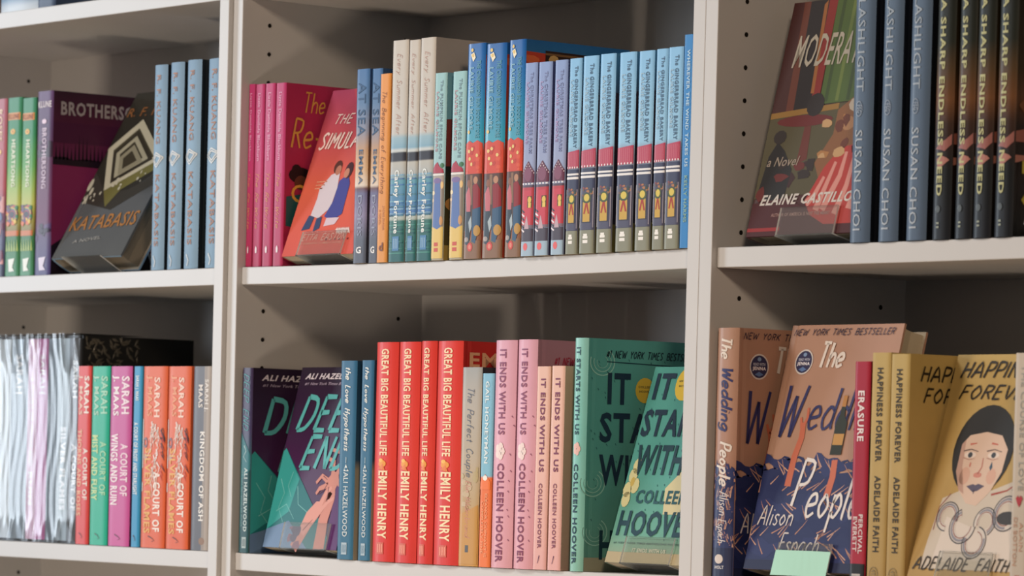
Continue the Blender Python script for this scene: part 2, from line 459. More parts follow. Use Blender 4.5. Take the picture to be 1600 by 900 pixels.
# ------------------------------------------------------------------ the titles
GL, GM, GR = 0.92, 0.95, 0.98      # print reflectance scale per bookcase
KD = {}
def K(name, t, h, d, hard, g, stops, **kw):
    KD[name] = dict(t=t / 1000, h=h / 1000, d=d / 1000, hard=hard, g=g, stops=stops, **kw)
def rnd(seed): return random.Random(seed)
def blobs(pr, M, face, seed, n, cols, box, ru, rv, lay=1):
    r = rnd(seed)
    for k in range(n):
        u = r.uniform(box[0], box[2]); v = r.uniform(box[1], box[3]); a = r.uniform(.6, 1.3); c = r.uniform(.6, 1.3); ph = r.uniform(0, 60)
        pts = []
        for i in range(9):
            an = math.radians(ph + 40 * i); q = r.uniform(.7, 1.1)
            pts.append((min(box[2], max(box[0], u + ru * a * q * math.cos(an))), min(box[3], max(box[1], v + rv * c * q * math.sin(an)))))
        pr.poly(face, pts, M(cols[k % len(cols)]), lay + (k % 3) * .4)
def logo(pr, M, u, v, col, s=.16, asp=1.0, lay=2):
    pr.oval('S', u, v, s, s * pr.t / pr.h * asp, M(col), lay, 12)

# --- left bookcase, upper shelf
def a_rose(p, M):
    blobs(p, M, 'S', 3, 16, ['#5a6c9a', '#d8a0a0', '#7a4a62'], (.1, .55, .95, .93), .25, .03)
    p.oval('S', .5, .3, .18, .014, M('#e8c070'), 2)
K('rose', 27, 216, 140, False, GL, [(0, '#b06a78'), (.5, '#b5606a'), (.62, '#8a5a72'), (.8, '#5a5f80'), (1, '#4a5068')], art=a_rose,
  text=[('S', 'ROSES', .06, .24, .35, .7, '#f0d8c0', 'b')])
def a_heart(p, M):
    p.rect('S', .06, .085, .94, .125, M('#d8924a'), 0)
    p.oval('S', .45, .19, .17, .016, M('#e8b84a'), 1, 8); p.oval('S', .45, .19, .07, .007, M('#b0702a'), 2, 8)
    for k in range(6): p.oval('S', .5, .655, .44 - .05 * k, .058 - .008 * k, M(['#2a3a30', '#a05a3a', '#d8b850', '#4a6a8a', '#a03a4a', '#30283a'][k]), 1 + .3 * k, 12)
    blobs(p, M, 'S', 5, 14, ['#d8703a', '#e0c04a', '#603a60', '#3a7a4a', '#c03a4a'], (.06, .6, .94, .74), .12, .012, 3)
    p.rect('S', .04, .745, .96, .775, M('#c8743a'), 1)
    for k in range(5): p.poly('S', [(.1 + .18 * k, .86), (.16 + .18 * k, .79), (.24 + .18 * k, .86)], M('#a8c06a'), 1)
    p.poly('S', [(.3, .905), (.75, .9), (.6, .95), (.75, .972), (.35, .975)], M('#e8efe8'), 2)
K('heart', 31, 215, 140, False, GL, [(0, '#3d8a66'), (.2, '#34895a'), (.38, '#5fa552'), (.5, '#98b85a'), (.6, '#bcc060'), (.74, '#90844a'), (.78, '#3f7a48'), (1, '#4a9068')],
  art=a_heart, text=[('S', 'HEARTSONG', .235, .5, .38, .66, '#eef4e0', 'b'), ('S', 'KLUNE', .092, .12, .12, .88, '#8a4a2a', 'bh')])
def a_brother(p, M):
    p.oval('S', .5, .165, .15, .014, M('#e0c8dc'), 2, 8)
    blobs(p, M, 'S', 2, 10, ['#33162e'], (.0, .27, 1, .36), .2, .03, 0)
    p.poly('S', [(.3, .905), (.75, .9), (.6, .95), (.75, .972), (.35, .975)], M('#d8cfe4'), 2)
    blobs(p, M, 'S', 9, 9, ['#2e1430', '#584070'], (.0, .72, 1, .82), .2, .02, 0)
    # front: skyline, magenta hill, wolves
    p.rect('F', 0, .17, 1, .28, M('#4c1c3c'), 0)
    r = rnd(4)
    for k in range(26):
        u = .02 + k * .038; hh = r.uniform(.06, .15)
        p.poly('F', [(u, .37), (u + .01, .37 - hh), (u + .02, .37)], M('#1c0d1c'), 1)
    p.poly('F', [(0, .36), (.12, .355), (.2, .37), (.33, .36), (.6, .37), (1, .36), (1, .41), (0, .40)], M('#22101f'), 1)
    p.oval('F', .35, .76, .75, .38, M('#86275a'), .5, 28) if False else p.poly('F', [(0, .40), (.15, .385), (.35, .39), (.6, .42), (.8, .47), (1, .55), (1, .96), (0, .96)], M('#84285a'), .6)
    p.poly('F', [(.42, .57), (.52, .53), (.56, .46), (.62, .53), (.8, .52), (.86, .6), (.7, .58), (.6, .61), (.5, .58)], M('#1a0c18'), 2)
    p.poly('F', [(.0, .84), (.1, .80), (.14, .76), (.2, .82), (.4, .84), (.7, .8), (1, .86), (1, 1), (0, 1)], M('#1c0e1c'), 2)
    p.poly('F', [(.18, .8), (.2, .72), (.26, .76), (.3, .82)], M('#1c0e1c'), 2)
K('brother', 35, 219, 145, False, GL, [(0, '#5e3e6c'), (.2, '#50305a'), (.38, '#5a2c52'), (.7, '#6c2c5a'), (.8, '#5c4c74'), (1, '#4c447c')],
  front=[(0, '#3a2030'), (.2, '#57203f'), (.38, '#6b2450'), (1, '#3a1830')], art=a_brother,
  text=[('S', 'KLUNE', .055, .09, .1, .92, '#e8e0e8', 'bh'), ('S', 'BROTHERSONG', .2, .53, .38, .66, '#d8c8dc', 'b'), ('F', 'BROTHERSONG', .07, .99, .055, .13, '#a8a0a4', 'b')])
def a_kata(p, M):
    for k, (a, w) in enumerate(((.40, .9), (.26, .8))):
        c = [(.5 - a, .463), (.42, .463 - a * .09), (.5 + a, .452), (.45, .463 + a * .09)]
        for i in range(4): p.line('S', [c[i], c[(i + 1) % 4]], .0016, .0016, M('#d8dcdc'), 3)
    p.line('S', [(.35, .93), (.5, .96), (.42, .985)], .002, .002, M('#c8d0d4'), 2)
def a_kataface(p, M):
    a_kata(p, M); F = 'F'
    def quad(c, w, hx, lay):
        cx = sum(q[0] for q in c) / 4; cy = sum(q[1] for q in c) / 4
        inn = [(cx + (u - cx) * w, cy + (v - cy) * w) for u, v in c]
        for i in range(4): p.poly(F, [c[i], c[(i + 1) % 4], inn[(i + 1) % 4], inn[i]], M(hx), lay)
        return inn
    p.poly(F, [(.0, .0), (1, .0), (1, .45), (.6, .62), (.25, .6), (0, .48)], M('#2c2a24'), 0)
    p.poly(F, [(0, .48), (.3, .62), (.62, .6), (1, .5), (1, .56), (.5, .72), (0, .66)], M('#37352f'), .3)
    c = [(.30, .17), (.0, .34), (.26, .60), (.88, .42)]
    p.poly(F, c, M('#4a4636'), 1)
    i1 = quad(c, .74, '#bdb8a2', 2); i2 = quad([(a * .98 + .02, b + .015) for a, b in i1], .8, '#353128', 2.4)
    i3 = quad(i2, .72, '#a8a48e', 3); p.poly(F, i3, M('#3e3a2e'), 2.8)
    quad([(a + .02, b + .02) for a, b in i3], .6, '#8f8b76', 3.4)
    p.poly(F, [(.26, .60), (.88, .42), (.92, .47), (.5, .6), (.4, .7), (.34, .66)], M('#6e6a3c'), 1.2)
    r = rnd(12)
    for k in range(26):
        u = .02 + r.random() * .95; v = .62 - .13 * u + r.uniform(-.035, .035) + (0.03 if u < .3 else 0)
        p.oval(F, u, v, r.uniform(.006, .022), r.uniform(.005, .013), M('#c4c0ae'), 3.5, 7)
    p.oval(F, .02, .56, .03, .04, M('#b8b4a0'), 3.5, 9); p.oval(F, .08, .60, .022, .025, M('#b8b4a0'), 3.5, 9)
K('katabasis', 31.8, 236, 151, True, GL, [(0, '#86a6c2'), (.5, '#92b2cc'), (1, '#88a8c2')], front=[(0, '#20272c'), (1, '#20272c')], art=a_kata, page='#8a7f6c', mottle=.05, coat=.05, rough=.6,
  text=[('S', 'R. F. KUANG', .05, .385, .36, .66, '#a8785e'), ('S', 'KATABASIS', .535, .885, .38, .68, '#a8785e')])
K('kataface', 31.8, 236, 151, True, GL, [(0, '#86a6c2'), (.5, '#92b2cc'), (1, '#88a8c2')], front=[(0, '#24231e'), (.55, '#34332e'), (.64, '#54575a'), (1, '#5c5f60')], art=a_kataface, page='#8a7f6c', mottle=.05, coat=.05, rough=.6,
  text=[('S', 'R. F. KUANG', .05, .385, .36, .66, '#a8785e'), ('S', 'KATABASIS', .535, .885, .38, .68, '#a8785e'),
        ('F', 'KATABASIS', .05, .97, .745, .83, '#b07a44', 's'), ('F', 'A NOVEL', .2, .58, .885, .905, '#a8a8a4', 's'), ('F', 'R. F. KUANG', .03, .95, .095, .15, '#8a5a34')])

# --- left bookcase, lower shelf
def two(l1, l2, c1, c2, a, b): pass
def a_dot(p, M): p.line('S', [(.35, .935), (.5, .945), (.62, .96), (.5, .965)], .0012, .0006, M('#4a2a2a'), 2)
SJ = [('S', 'SARAH', .055, .265, .56, .92), ('S', 'J. MAAS', .05, .275, .1, .44)]
def maas(c1, c2, a, ra, c3, b, rb, c4):
    return [SJ[0] + (c1, 'b'), SJ[1] + (c2, 'b'), ('S', a, ra[0], ra[1], .56, .9, c3, 'b'), ('S', b, rb[0], rb[1], .1, .44, c4, 'b')]
K('acotar', 27, 210, 133, False, GL, [(0, '#dc5250'), (1, '#d84a48')], art=a_dot, mottle=.03, text=maas('#f6efe8', '#f4d4c4', 'A COURT OF', (.46, .75), '#f6efe8', 'THORNS AND ROSES', (.355, .84), '#f0c0a0'))
K('acomaf', 35, 210, 133, False, GL, [(0, '#2ab494'), (1, '#25b292')], art=a_dot, mottle=.03, text=maas('#a8dcc0', '#b4e0c8', 'A COURT OF', (.42, .72), '#a8dcb0', 'MIST AND FURY', (.385, .75), '#d0e8a8'))
K('acowar', 42, 210, 133, False, GL, [(0, '#c4589a'), (1, '#c8569a')], front=[(0, '#5a2a4a'), (1, '#5a2a4a')], art=a_dot, mottle=.03, text=maas('#f4e4ec', '#f8f0f4', 'A COURT OF', (.43, .72), '#f4dce8', 'WINGS AND RUIN', (.375, .77), '#f8f0f4'))
K('acofas', 17, 210, 133, False, GL, [(0, '#3a98c8'), (1, '#3494c4')], art=a_dot, mottle=.03, text=[('S', 'SARAH J. MAAS', .05, .19, .2, .7, '#e4f0f4', 'b'), ('S', 'A COURT OF FROST AND STARLIGHT', .31, .71, .2, .7, '#e8f2f6', 'b')])
def a_acosf(p, M):
    a_dot(p, M)
    p.rect('S', .02, .29, .07, .56, M('#e8e0dc'), 1); p.rect('S', .02, .64, .07, .69, M('#e8e0dc'), 1)
    r = rnd(31)
    for k in range(30):
        v = .30 + .35 * r.random(); u = .5 + r.uniform(-.12, .2)
        p.line('S', [(u, v), (u + r.uniform(-.04, .14), v + .03), (u + r.uniform(-.2, .05), v + .075)], .0024, .0005, M(['#f0e4de', '#f0dcd0', '#e8c4b0'][k % 3]), 2)
    for k in range(22):
        v = .33 + .3 * r.random(); u = .82 + r.uniform(-.06, .08)
        p.line('S', [(u, v), (u + .05, v + .012), (u + .1, v + .03)], .0025, .0004, M(['#4a2a30', '#7a3a30', '#c84a38'][k % 3]), 2.4)
    p.ring('S', .17, .42, .09, .03, .4, M('#6a5a6a'), 1.5, 10); p.oval('S', .18, .5, .08, .02, M('#b08a7a'), 1.4, 10)
K('acosf', 46, 210, 133, False, GL, [(0, '#e06a40'), (1, '#dd6438')], art=a_acosf, mottle=.04,
  text=[('S', 'SARAH', .06, .28, .5, .74, '#f6d8c8', 'b'), ('S', 'J. MAAS', .05, .275, .16, .42, '#f0a880', 'b'), ('S', 'A COURT OF', .58, .91, .52, .82, '#f8efe6', 'b'), ('S', 'SILVER FLAMES', .45, .92, .16, .42, '#e8b060', 'b')])
def a_koa(p, M):
    p.rect('S', .58, .0, .96, 1, M('#958a80'), 0); p.rect('S', .72, .0, .9, 1, M('#a89c90'), .4); p.oval('S', .6, .95, .15, .02, M('#8a6a50'), 1)
K('koa', 39, 209, 133, False, GL, [(0, '#6c6e76'), (1, '#62646c')], art=a_koa, mottle=.06,
  text=[('S', 'SARAH J.', .07, .245, .58, .8, '#e4e0dc', 'b'), ('S', 'MAAS', .1, .225, .3, .52, '#e4e0dc', 'b'), ('S', 'KINGDOM OF ASH', .355, .84, .42, .66, '#f0eeea', 'b')])

# --- middle bookcase, upper shelf
def a_rew(p, M):
    p.poly('S', [(.42, .925), (.58, .925), (.6, .9), (.5, .885), (.4, .9)], M('#e8d8e0'), 2)
    F = 'F'
    p.oval(F, .16, .5, .12, .045, M('#1a1216'), 2, 14); p.oval(F, .12, .47, .05, .03, M('#1a1216'), 2, 10); p.oval(F, .17, .54, .07, .04, M('#5a3628'), 2.2, 12)
    p.poly(F, [(.02, .62), (.2, .60), (.3, .66), (.3, .8), (.02, .78)], M('#1f5a5c'), 1.5); p.ring(F, .16, .6, .09, .05, .3, M('#d8a848'), 2.5, 12)
    p.poly(F, [(.5, .5), (.8, .5), (.85, .9), (.45, .9)], M('#2a4a7a'), 1.5); p.oval(F, .65, .44, .09, .06, M('#3a2018'), 2, 12)
K('rewrite', 18.4, 202, 133, False, GM, [(0, '#b8366c'), (.4, '#bf3c72'), (1, '#ae3058')], front=[(0, '#b02f58'), (1, '#a82850')], art=a_rew, mottle=.05,
  text=[('S', 'Lizzie Damilola Blackburn', .05, .42, .38, .68, '#e8a8c8'), ('S', 'The Re-Write', .48, .80, .32, .66, '#e0a860', 'pi'),
        ('F', 'The', .17, .42, .045, .155, '#d8a44c', 'pi'), ('F', 'Re-Write', .05, .92, .19, .35, '#d8a44c', 'pi'), ('F', 'WHY DO IT', .5, .9, .385, .41, '#e0b8c4', 'b')])
def a_lovesim(p, M):
    F = 'F'
    p.poly(F, [(.3, .0), (1, 0), (1, .45), (.62, .3)], M('#b84c5e'), 0)
    p.poly(F, [(.25, .60), (.36, .52), (.47, .5), (.5, .6), (.49, .72), (.36, .78), (.24, .76), (.26, .66)], M('#d8ccd4'), 1)     # man in white
    p.poly(F, [(.5, .56), (.6, .52), (.66, .58), (.68, .76), (.56, .8), (.44, .77), (.5, .68)], M('#4a4f9a'), 1.3)                    # woman in blue
    p.oval(F, .42, .475, .055, .04, M('#5a3028'), 1.6, 12); p.oval(F, .59, .5, .055, .05, M('#4a2a30'), 1.6, 12)
    p.oval(F, .44, .495, .04, .03, M('#b87a64'), 1.8, 12); p.oval(F, .57, .515, .035, .03, M('#c88a72'), 1.8, 12)
    p.poly(F, [(.22, .76), (.3, .77), (.28, .84), (.17, .85), (.18, .83)], M('#3a4a70'), 1.5); p.poly(F, [(.34, .78), (.41, .77), (.42, .84), (.34, .86)], M('#3a4a70'), 1.5)
    p.poly(F, [(.48, .78), (.66, .78), (.62, .82), (.47, .83)], M('#dcc8d4'), 1.4)
    r = rnd(8)
    for k in range(9): p.poly(F, [(.66 + .02 * k, .86 + r.uniform(-.01, .01)), (.68 + .02 * k, .84), (.72 + .02 * k, .88)], M('#f0dcd8'), 2)
    for k in range(6): p.rect(F, .56 + .06 * k, .905, .58 + .06 * k, .915, M('#6a2430'), 2)
    for k in range(3): p.rect(F, .18, .555 + .02 * k, .33 - .02 * k, .562 + .02 * k, M('#e49a7c'), 1)
K('lovesim', 23, 199, 133, False, GM, [(0, '#a84466'), (.3, '#c4525a'), (.6, '#e0664c'), (1, '#d85f54')], art=a_lovesim, mottle=.05, coat=.05, rough=.5,
  text=[('F', 'THE LOVE', .16, .86, .155, .21, '#ecd0cc', 'pbi'), ('F', 'SIMULATION', .05, .99, .265, .36, '#f0d8d0', 'pbi'), ('F', 'ETTA EASTON', .22, .84, .875, .912, '#ecb4a4', 'pbi'),
        ('F', 'A ROMANTIC COMEDY NOVEL', .22, .8, .925, .935, '#e8a890')])
def a_sea(p, M):
    logo(p, M, .45, .925, '#c8ccd4', .2); p.text('S', 'G', .91, .945, .25, .65, M('#eceef0'), 'bh', 3)
K('atsea', 20.5, 208, 140, False, GM, [(0, '#4672a6'), (.18, '#5a7ca4'), (.32, '#8a8ea0'), (.42, '#c09a78'), (.52, '#cfae8a'), (.6, '#dccfc0'), (.615, '#6a4a50'), (.64, '#6c6c90'), (.75, '#8a84a4'), (.88, '#5c6474'), (1, '#5a6070')],
  art=None, front=[(0, '#2f4f7c'), (.3, '#4a5064'), (.5, '#8a6440'), (.6, '#a08060'), (.63, '#3a3040'), (1, '#3a3e4a')],
  text=[('S', 'AT SEA', .07, .345, .2, .78, '#33557c'), ('S', 'EMMA', .415, .595, .36, .68, '#4a6484'), ('S', 'DORIS', .65, .86, .36, .68, '#98a0b8'), ('S', 'G', .915, .95, .3, .7, '#e8eaec', 'bh')])
def a_begin(p, M): p.text('S', 'd', .895, .94, .3, .7, M('#7a4428'), 'bh', 3)
K('begin', 18, 201, 130, False, GM, [(0, '#e2984e'), (1, '#dc9850')], art=a_begin, mottle=.04,
  text=[('S', 'The Beginning of Everything', .09, .64, .3, .7, '#8a5028', 'pi'), ('S', 'JACKIE FRASER', .7, .83, .5, .75, '#c07c44'), ('S', 'A NOVEL', .72, .8, .2, .4, '#c07c44')])
def a_carley(p, M):
    r = rnd(5)
    for k in range(14):
        v = r.uniform(.6, .8); p.rect('S', .05, v, .95, v + .006, M(['#6fa5b8', '#4a7cae', '#80aac4', '#4f74a0'][k % 4]), .2)
    for k in range(8):
        v = r.uniform(.83, .97); p.rect('S', .05, v, .95, v + .006, M(['#3c7a72', '#2a5f62', '#468a80'][k % 3]), .2)
    p.rect('S', .3, .885, .72, .95, M('#4a80b0'), 1)
    for k in range(3): p.rect('S', .36 + .11 * k, .895, .42 + .11 * k, .94, M('#88acc8'), 1.5)
K('carley', 24.5, 235, 152, False, GM, [(0, '#c8c2b8'), (.42, '#c4c2bc'), (.44, '#98b8c6'), (.485, '#84acc2'), (.495, '#c8d0d0'), (.502, '#c8d0d0'), (.508, '#2c2c34'), (.545, '#30303a'), (.55, '#b8b8b0'), (.6, '#aeb4b4'), (.63, '#5f9aae'), (.78, '#4a78b0'), (.795, '#b0bcb8'), (.81, '#a8b4ac'), (.815, '#38706a'), (1, '#2c6468')],
  front=[(0, '#b4aca4'), (1, '#a8a49c')], art=a_carley, mottle=.04,
  text=[('S', 'Every Summer After', .06, .43, .36, .66, '#c09a8c', 'pi'), ('S', 'Carley Fortune', .585, .872, .28, .66, '#e4ecec', 'b')])
def a_pumpkin(p, M):
    S = 'S'
    p.poly(S, [(.05, .515), (.2, .49), (.42, .475), (.6, .5), (.9, .515), (.95, .535), (.05, .535)], M('#a83448'), 1); p.oval(S, .8, .495, .16, .014, M('#4a7a5a'), 1, 8)
    p.rect(S, .03, .537, .97, .548, M('#e4e0dc'), 1.5)
    p.poly(S, [(.03, .55), (.97, .55), (.97, .82), (.5, .835), (.03, .82)], M('#a89c94'), .5)
    p.poly(S, [(.25, .57), (.7, .57), (.8, .82), (.5, .835), (.15, .82)], M('#5a76b0'), 1.2); p.oval(S, .45, .575, .32, .015, M('#7a6aa0'), 1.6)
    p.rect(S, .82, .59, .95, .82, M('#8a8278'), 1); p.oval(S, .15, .64, .12, .012, M('#e8d8b0'), 2); p.oval(S, .85, .60, .1, .02, M('#e8c890'), 2)
    p.oval(S, .82, .79, .13, .025, M('#c89a6a'), 2); p.oval(S, .12, .68, .1, .01, M('#d8c0a0'), 2)
    p.poly(S, [(.03, .82), (.5, .835), (.97, .82), (.97, .99), (.03, .99)], M('#dcc070'), .8)
    p.rect(S, .3, .905, .62, .925, M('#c85a4a'), 2); p.rect(S, .3, .935, .62, .955, M('#c85a4a'), 2)
    F = 'F'
    p.rect(F, 0, .0, 1, .25, M('#7fb0bc'), 0); p.poly(F, [(0, .25), (.6, .2), (1, .3), (1, .45), (0, .5)], M('#8a3a34'), .5); p.oval(F, .2, .7, .2, .05, M('#c88a4a'), 1); p.rect(F, .0, .92, 1, 1, M('#b89a50'), 1)
K('pumpkin', 21.5, 196, 129, False, GM, [(0, '#9cc8cc'), (.5, '#9ec6cc'), (1, '#a8a08a')], front=[(0, '#3a4038'), (.5, '#20241c'), (1, '#6a5a30')], art=a_pumpkin, mottle=.05,
  text=[('S', 'The PUMPKIN SPICE CAFE', .04, .46, .52, .74, '#7a98a4', 'b'), ('S', 'LAURIE GILMORE', .10, .42, .22, .42, '#b89aa4', 'b')])
def a_autumn(p, M):
    S = 'S'; r = rnd(3)
    p.poly(S, [(.03, .465), (.25, .45), (.45, .462), (.7, .45), (.97, .465), (.97, .605), (.03, .605)], M('#cf4a34'), .6)
    blobs(p, M, S, 6, 9, ['#d85a3c', '#bc3c30', '#d0523a'], (.05, .47, .95, .6), .14, .012, 1)
    for u, v in ((.3, .03), (.35, .055), (.25, .5), (.42, .49), (.3, .535), (.4, .56), (.2, .41), (.7, .52)): p.oval(S, u, v, .07, .009, M('#e4c880'), 2.4, 8)
    p.poly(S, [(.22, .05), (.4, .04), (.5, .065), (.36, .085)], M('#f4ecd0'), 2)
    p.rect(S, .03, .605, .97, .635, M('#57352a'), .8); p.rect(S, .03, .635, .97, .87, M('#4f3f3a'), .6)
    p.rect(S, .34, .61, .48, .75, M('#8a6a50'), 1)
    p.poly(S, [(.12, .70), (.3, .66), (.42, .72), (.4, .78), (.18, .78)], M('#c06a74'), 1.5); p.oval(S, .28, .65, .1, .018, M('#8a5a44'), 1.7, 10)
    p.poly(S, [(.5, .66), (.72, .645), (.92, .68), (.95, .76), (.55, .77)], M('#8c2228'), 1.5); p.oval(S, .66, .635, .13, .018, M('#b8886a'), 1.7, 10)
    p.poly(S, [(.1, .78), (.42, .78), (.44, .86), (.35, .94), (.12, .93)], M('#303c48'), 1.5); p.poly(S, [(.52, .77), (.95, .76), (.95, .84), (.7, .93), (.5, .92)], M('#3a5a7a'), 1.5)
    p.poly(S, [(.3, .83), (.46, .80), (.5, .85), (.4, .88)], M('#a8b8c0'), 2)
    p.oval(S, .78, .87, .19, .026, M('#b8904c'), 2, 12); p.oval(S, .2, .91, .12, .012, M('#a09894'), 2, 10)
    p.rect(S, .03, .915, .97, 1, M('#86664e'), 1.2); p.oval(S, .42, .945, .15, .021, M('#cc4a44'), 3, 12); p.oval(S, .42, .945, .08, .012, M('#e08a7a'), 3.4, 10)
    F = 'F'
    p.poly(F, [(0, .055), (1, .075), (1, 1), (0, 1)], M('#c04430'), .5); blobs(p, M, F, 9, 26, ['#c84a30', '#a0342a', '#d86a40'], (.0, .05, 1, .45), .09, .03, 1)
    p.poly(F, [(.18, .045), (.98, .05), (.98, .16), (.18, .13)], M('#33221c'), 3); p.poly(F, [(.18, .055), (.96, .06), (.96, .07), (.18, .065)], M('#7a5a3a'), 3.3)
    p.oval(F, .26, .085, .05, .022, M('#c8a468'), 3.6, 8); p.rect(F, .4, .09, .85, .11, M('#8a6a44'), 3.6)
K('autumn', 30, 222, 140, False, GM, [(0, '#2060a8'), (.15, '#2a72b4'), (.46, '#349cb4'), (.5, '#b04a38'), (1, '#86664e')], front=[(0, '#2868a8'), (.06, '#3070a8'), (.1, '#a84030'), (1, '#6a4034')], art=a_autumn, mottle=.06, coat=.5, rough=.32,
  text=[('S', 'LAURIE GILMORE', .11, .40, .2, .42, '#88b8cc', 'b'), ('S', 'THE CINNAMON BUN BOOK STORE', .08, .44, .56, .8, '#5a98ac', 'b')])
def a_cinn(p, M):
    S = 'S'
    p.poly(S, [(.03, .565), (.5, .508), (.97, .565), (.97, .62), (.03, .62)], M('#6a3a50'), 1)
    for k in range(9): u = .06 + .11 * k; p.oval(S, u, .568 - .05 * (1 - abs(u - .5) / .47) + .006, .028, .0045, M('#e8e0e4'), 2, 6)
    p.oval(S, .5, .578, .3, .036, M('#84506a'), 1.5, 12)
    for k in range(4): p.rect(S, .06 + .24 * k, .622, .2 + .24 * k, .630, M('#ece8ec'), 2)
    p.rect(S, .03, .633, .97, .645, M('#5c4a5c'), 1.2); p.rect(S, .03, .645, .97, .84, M('#b8424c'), 1); p.rect(S, .2, .66, .8, .84, M('#c84456'), 1.3)
    p.rect(S, .5, .69, .86, .75, M('#5a4630'), 1.6); p.oval(S, .68, .71, .14, .018, M('#e0c060'), 2, 10); p.rect(S, .58, .725, .8, .75, M('#e4c868'), 2)
    for k in range(6): p.line(S, [(.04, .76 + .02 * k), (.3, .775 + .02 * k)], .0018, .0018, M('#e4dce4' if k % 2 else '#2c2430'), 2)
    p.poly(S, [(.36, .83), (.48, .79), (.6, .83), (.68, .86), (.3, .86)], M('#c0a8b4'), 2)
    p.rect(S, .03, .84, .97, .855, M('#7a6a78'), 1.4); p.rect(S, .03, .858, .97, .925, M('#4c4654'), 1); p.rect(S, .03, .925, .97, 1, M('#9fb8cc'), 1)
    p.oval(S, .42, .952, .17, .02, M('#e06a6e'), 2, 10)
K('cinnamon', 20.8, 196.6, 129, False, GM, [(0, '#8ca4d4'), (.3, '#94a2cc'), (.5, '#9aa8cc'), (1, '#8a9cb8')], front=[(0, '#4c5480'), (.5, '#3c3450'), (1, '#40405c')], art=a_cinn, mottle=.05,
  text=[('S', 'The CHRISTMAS TREE FARM', .05, .47, .5, .74, '#7c88b4', 'b'), ('S', 'LAURIE GILMORE', .1, .42, .22, .42, '#a898c4', 'b')])
def a_ginger(p, M):
    S = 'S'
    p.poly(S, [(.03, .48), (.97, .468), (.97, .56), (.03, .565)], M('#b84c66'), 1)
    for k in range(8): p.rect(S, .05 + .12 * k, .482, .09 + .12 * k, .55, M('#c46a7c'), 1.4)
    for k in range(5): p.oval(S, .12 + .19 * k, .558, .045, .006, M('#f0e4e8'), 2, 7)
    p.rect(S, .03, .568, .97, .67, M('#3f4560'), .8)
    p.rect(S, .03, .588, .97, .598, M('#e8e8ea'), 2); p.rect(S, .03, .606, .97, .618, M('#e8e8ea'), 2)
    p.rect(S, .03, .655, .97, .88, M('#505068'), .7); blobs(p, M, S, 4, 16, ['#8a4a50', '#6a5a50', '#b07a50', '#3a4a4a'], (.08, .662, .92, .71), .09, .008, 1.4)
    p.rect(S, .18, .70, .8, .845, M('#3a3a48'), 1.6); p.rect(S, .26, .74, .72, .84, M('#c8a44a'), 2)
    p.oval(S, .5, .72, .28, .028, M('#4a5a3c'), 2.2, 12); p.oval(S, .5, .718, .18, .019, M('#d8c45a'), 2.6, 12)
    p.poly(S, [(.44, .745), (.56, .745), (.7, .80), (.6, .80), (.5, .76), (.4, .80), (.3, .80)], M('#a83c34'), 3)
    p.rect(S, .05, .67, .09, .87, M('#e0dce0'), 2.4); p.rect(S, .9, .67, .94, .87, M('#a8a4b0'), 2.4)
    p.rect(S, .03, .882, .97, 1, M('#888a78'), 1); p.rect(S, .3, .912, .62, .925, M('#f0f0ec'), 2); p.rect(S, .34, .9, .58, .914, M('#f0f0ec'), 2); p.rect(S, .3, .932, .62, .948, M('#f0f0ec'), 2)
    F = 'F'
    p.rect(F, 0, .2, 1, .5, M('#2c1c24'), .5); p.rect(F, 0, .5, 1, .86, M('#22202c'), .6); p.rect(F, 0, .86, 1, 1, M('#605c34'), .6)
K('ginger', 23, 197, 129, False, GM, [(0, '#8cc4ee'), (.45, '#98caea'), (.5, '#8a92a8'), (.88, '#606474'), (1, '#888a78')], front=[(0, '#4c86a8'), (.2, '#34485c'), (1, '#50503c')], art=a_ginger, mottle=.05,
  text=[('S', 'The GINGERBREAD BAKERY', .04, .46, .5, .76, '#50708c', 'b'), ('S', 'LAURIE GILMORE', .11, .40, .2, .42, '#a0c0d4', 'b')])
K('wherever', 15, 208, 133, False, GM, [(0, '#3f8acc'), (1, '#3a86c8')], mottle=.05,
  text=[('S', 'WHEREVER THE WIND TAKES US', .07, .62, .4, .72, '#b8d8ec', 'b'), ('S', 'KELLY HARMS', .66, .88, .4, .72, '#88b0a8', 'b')])

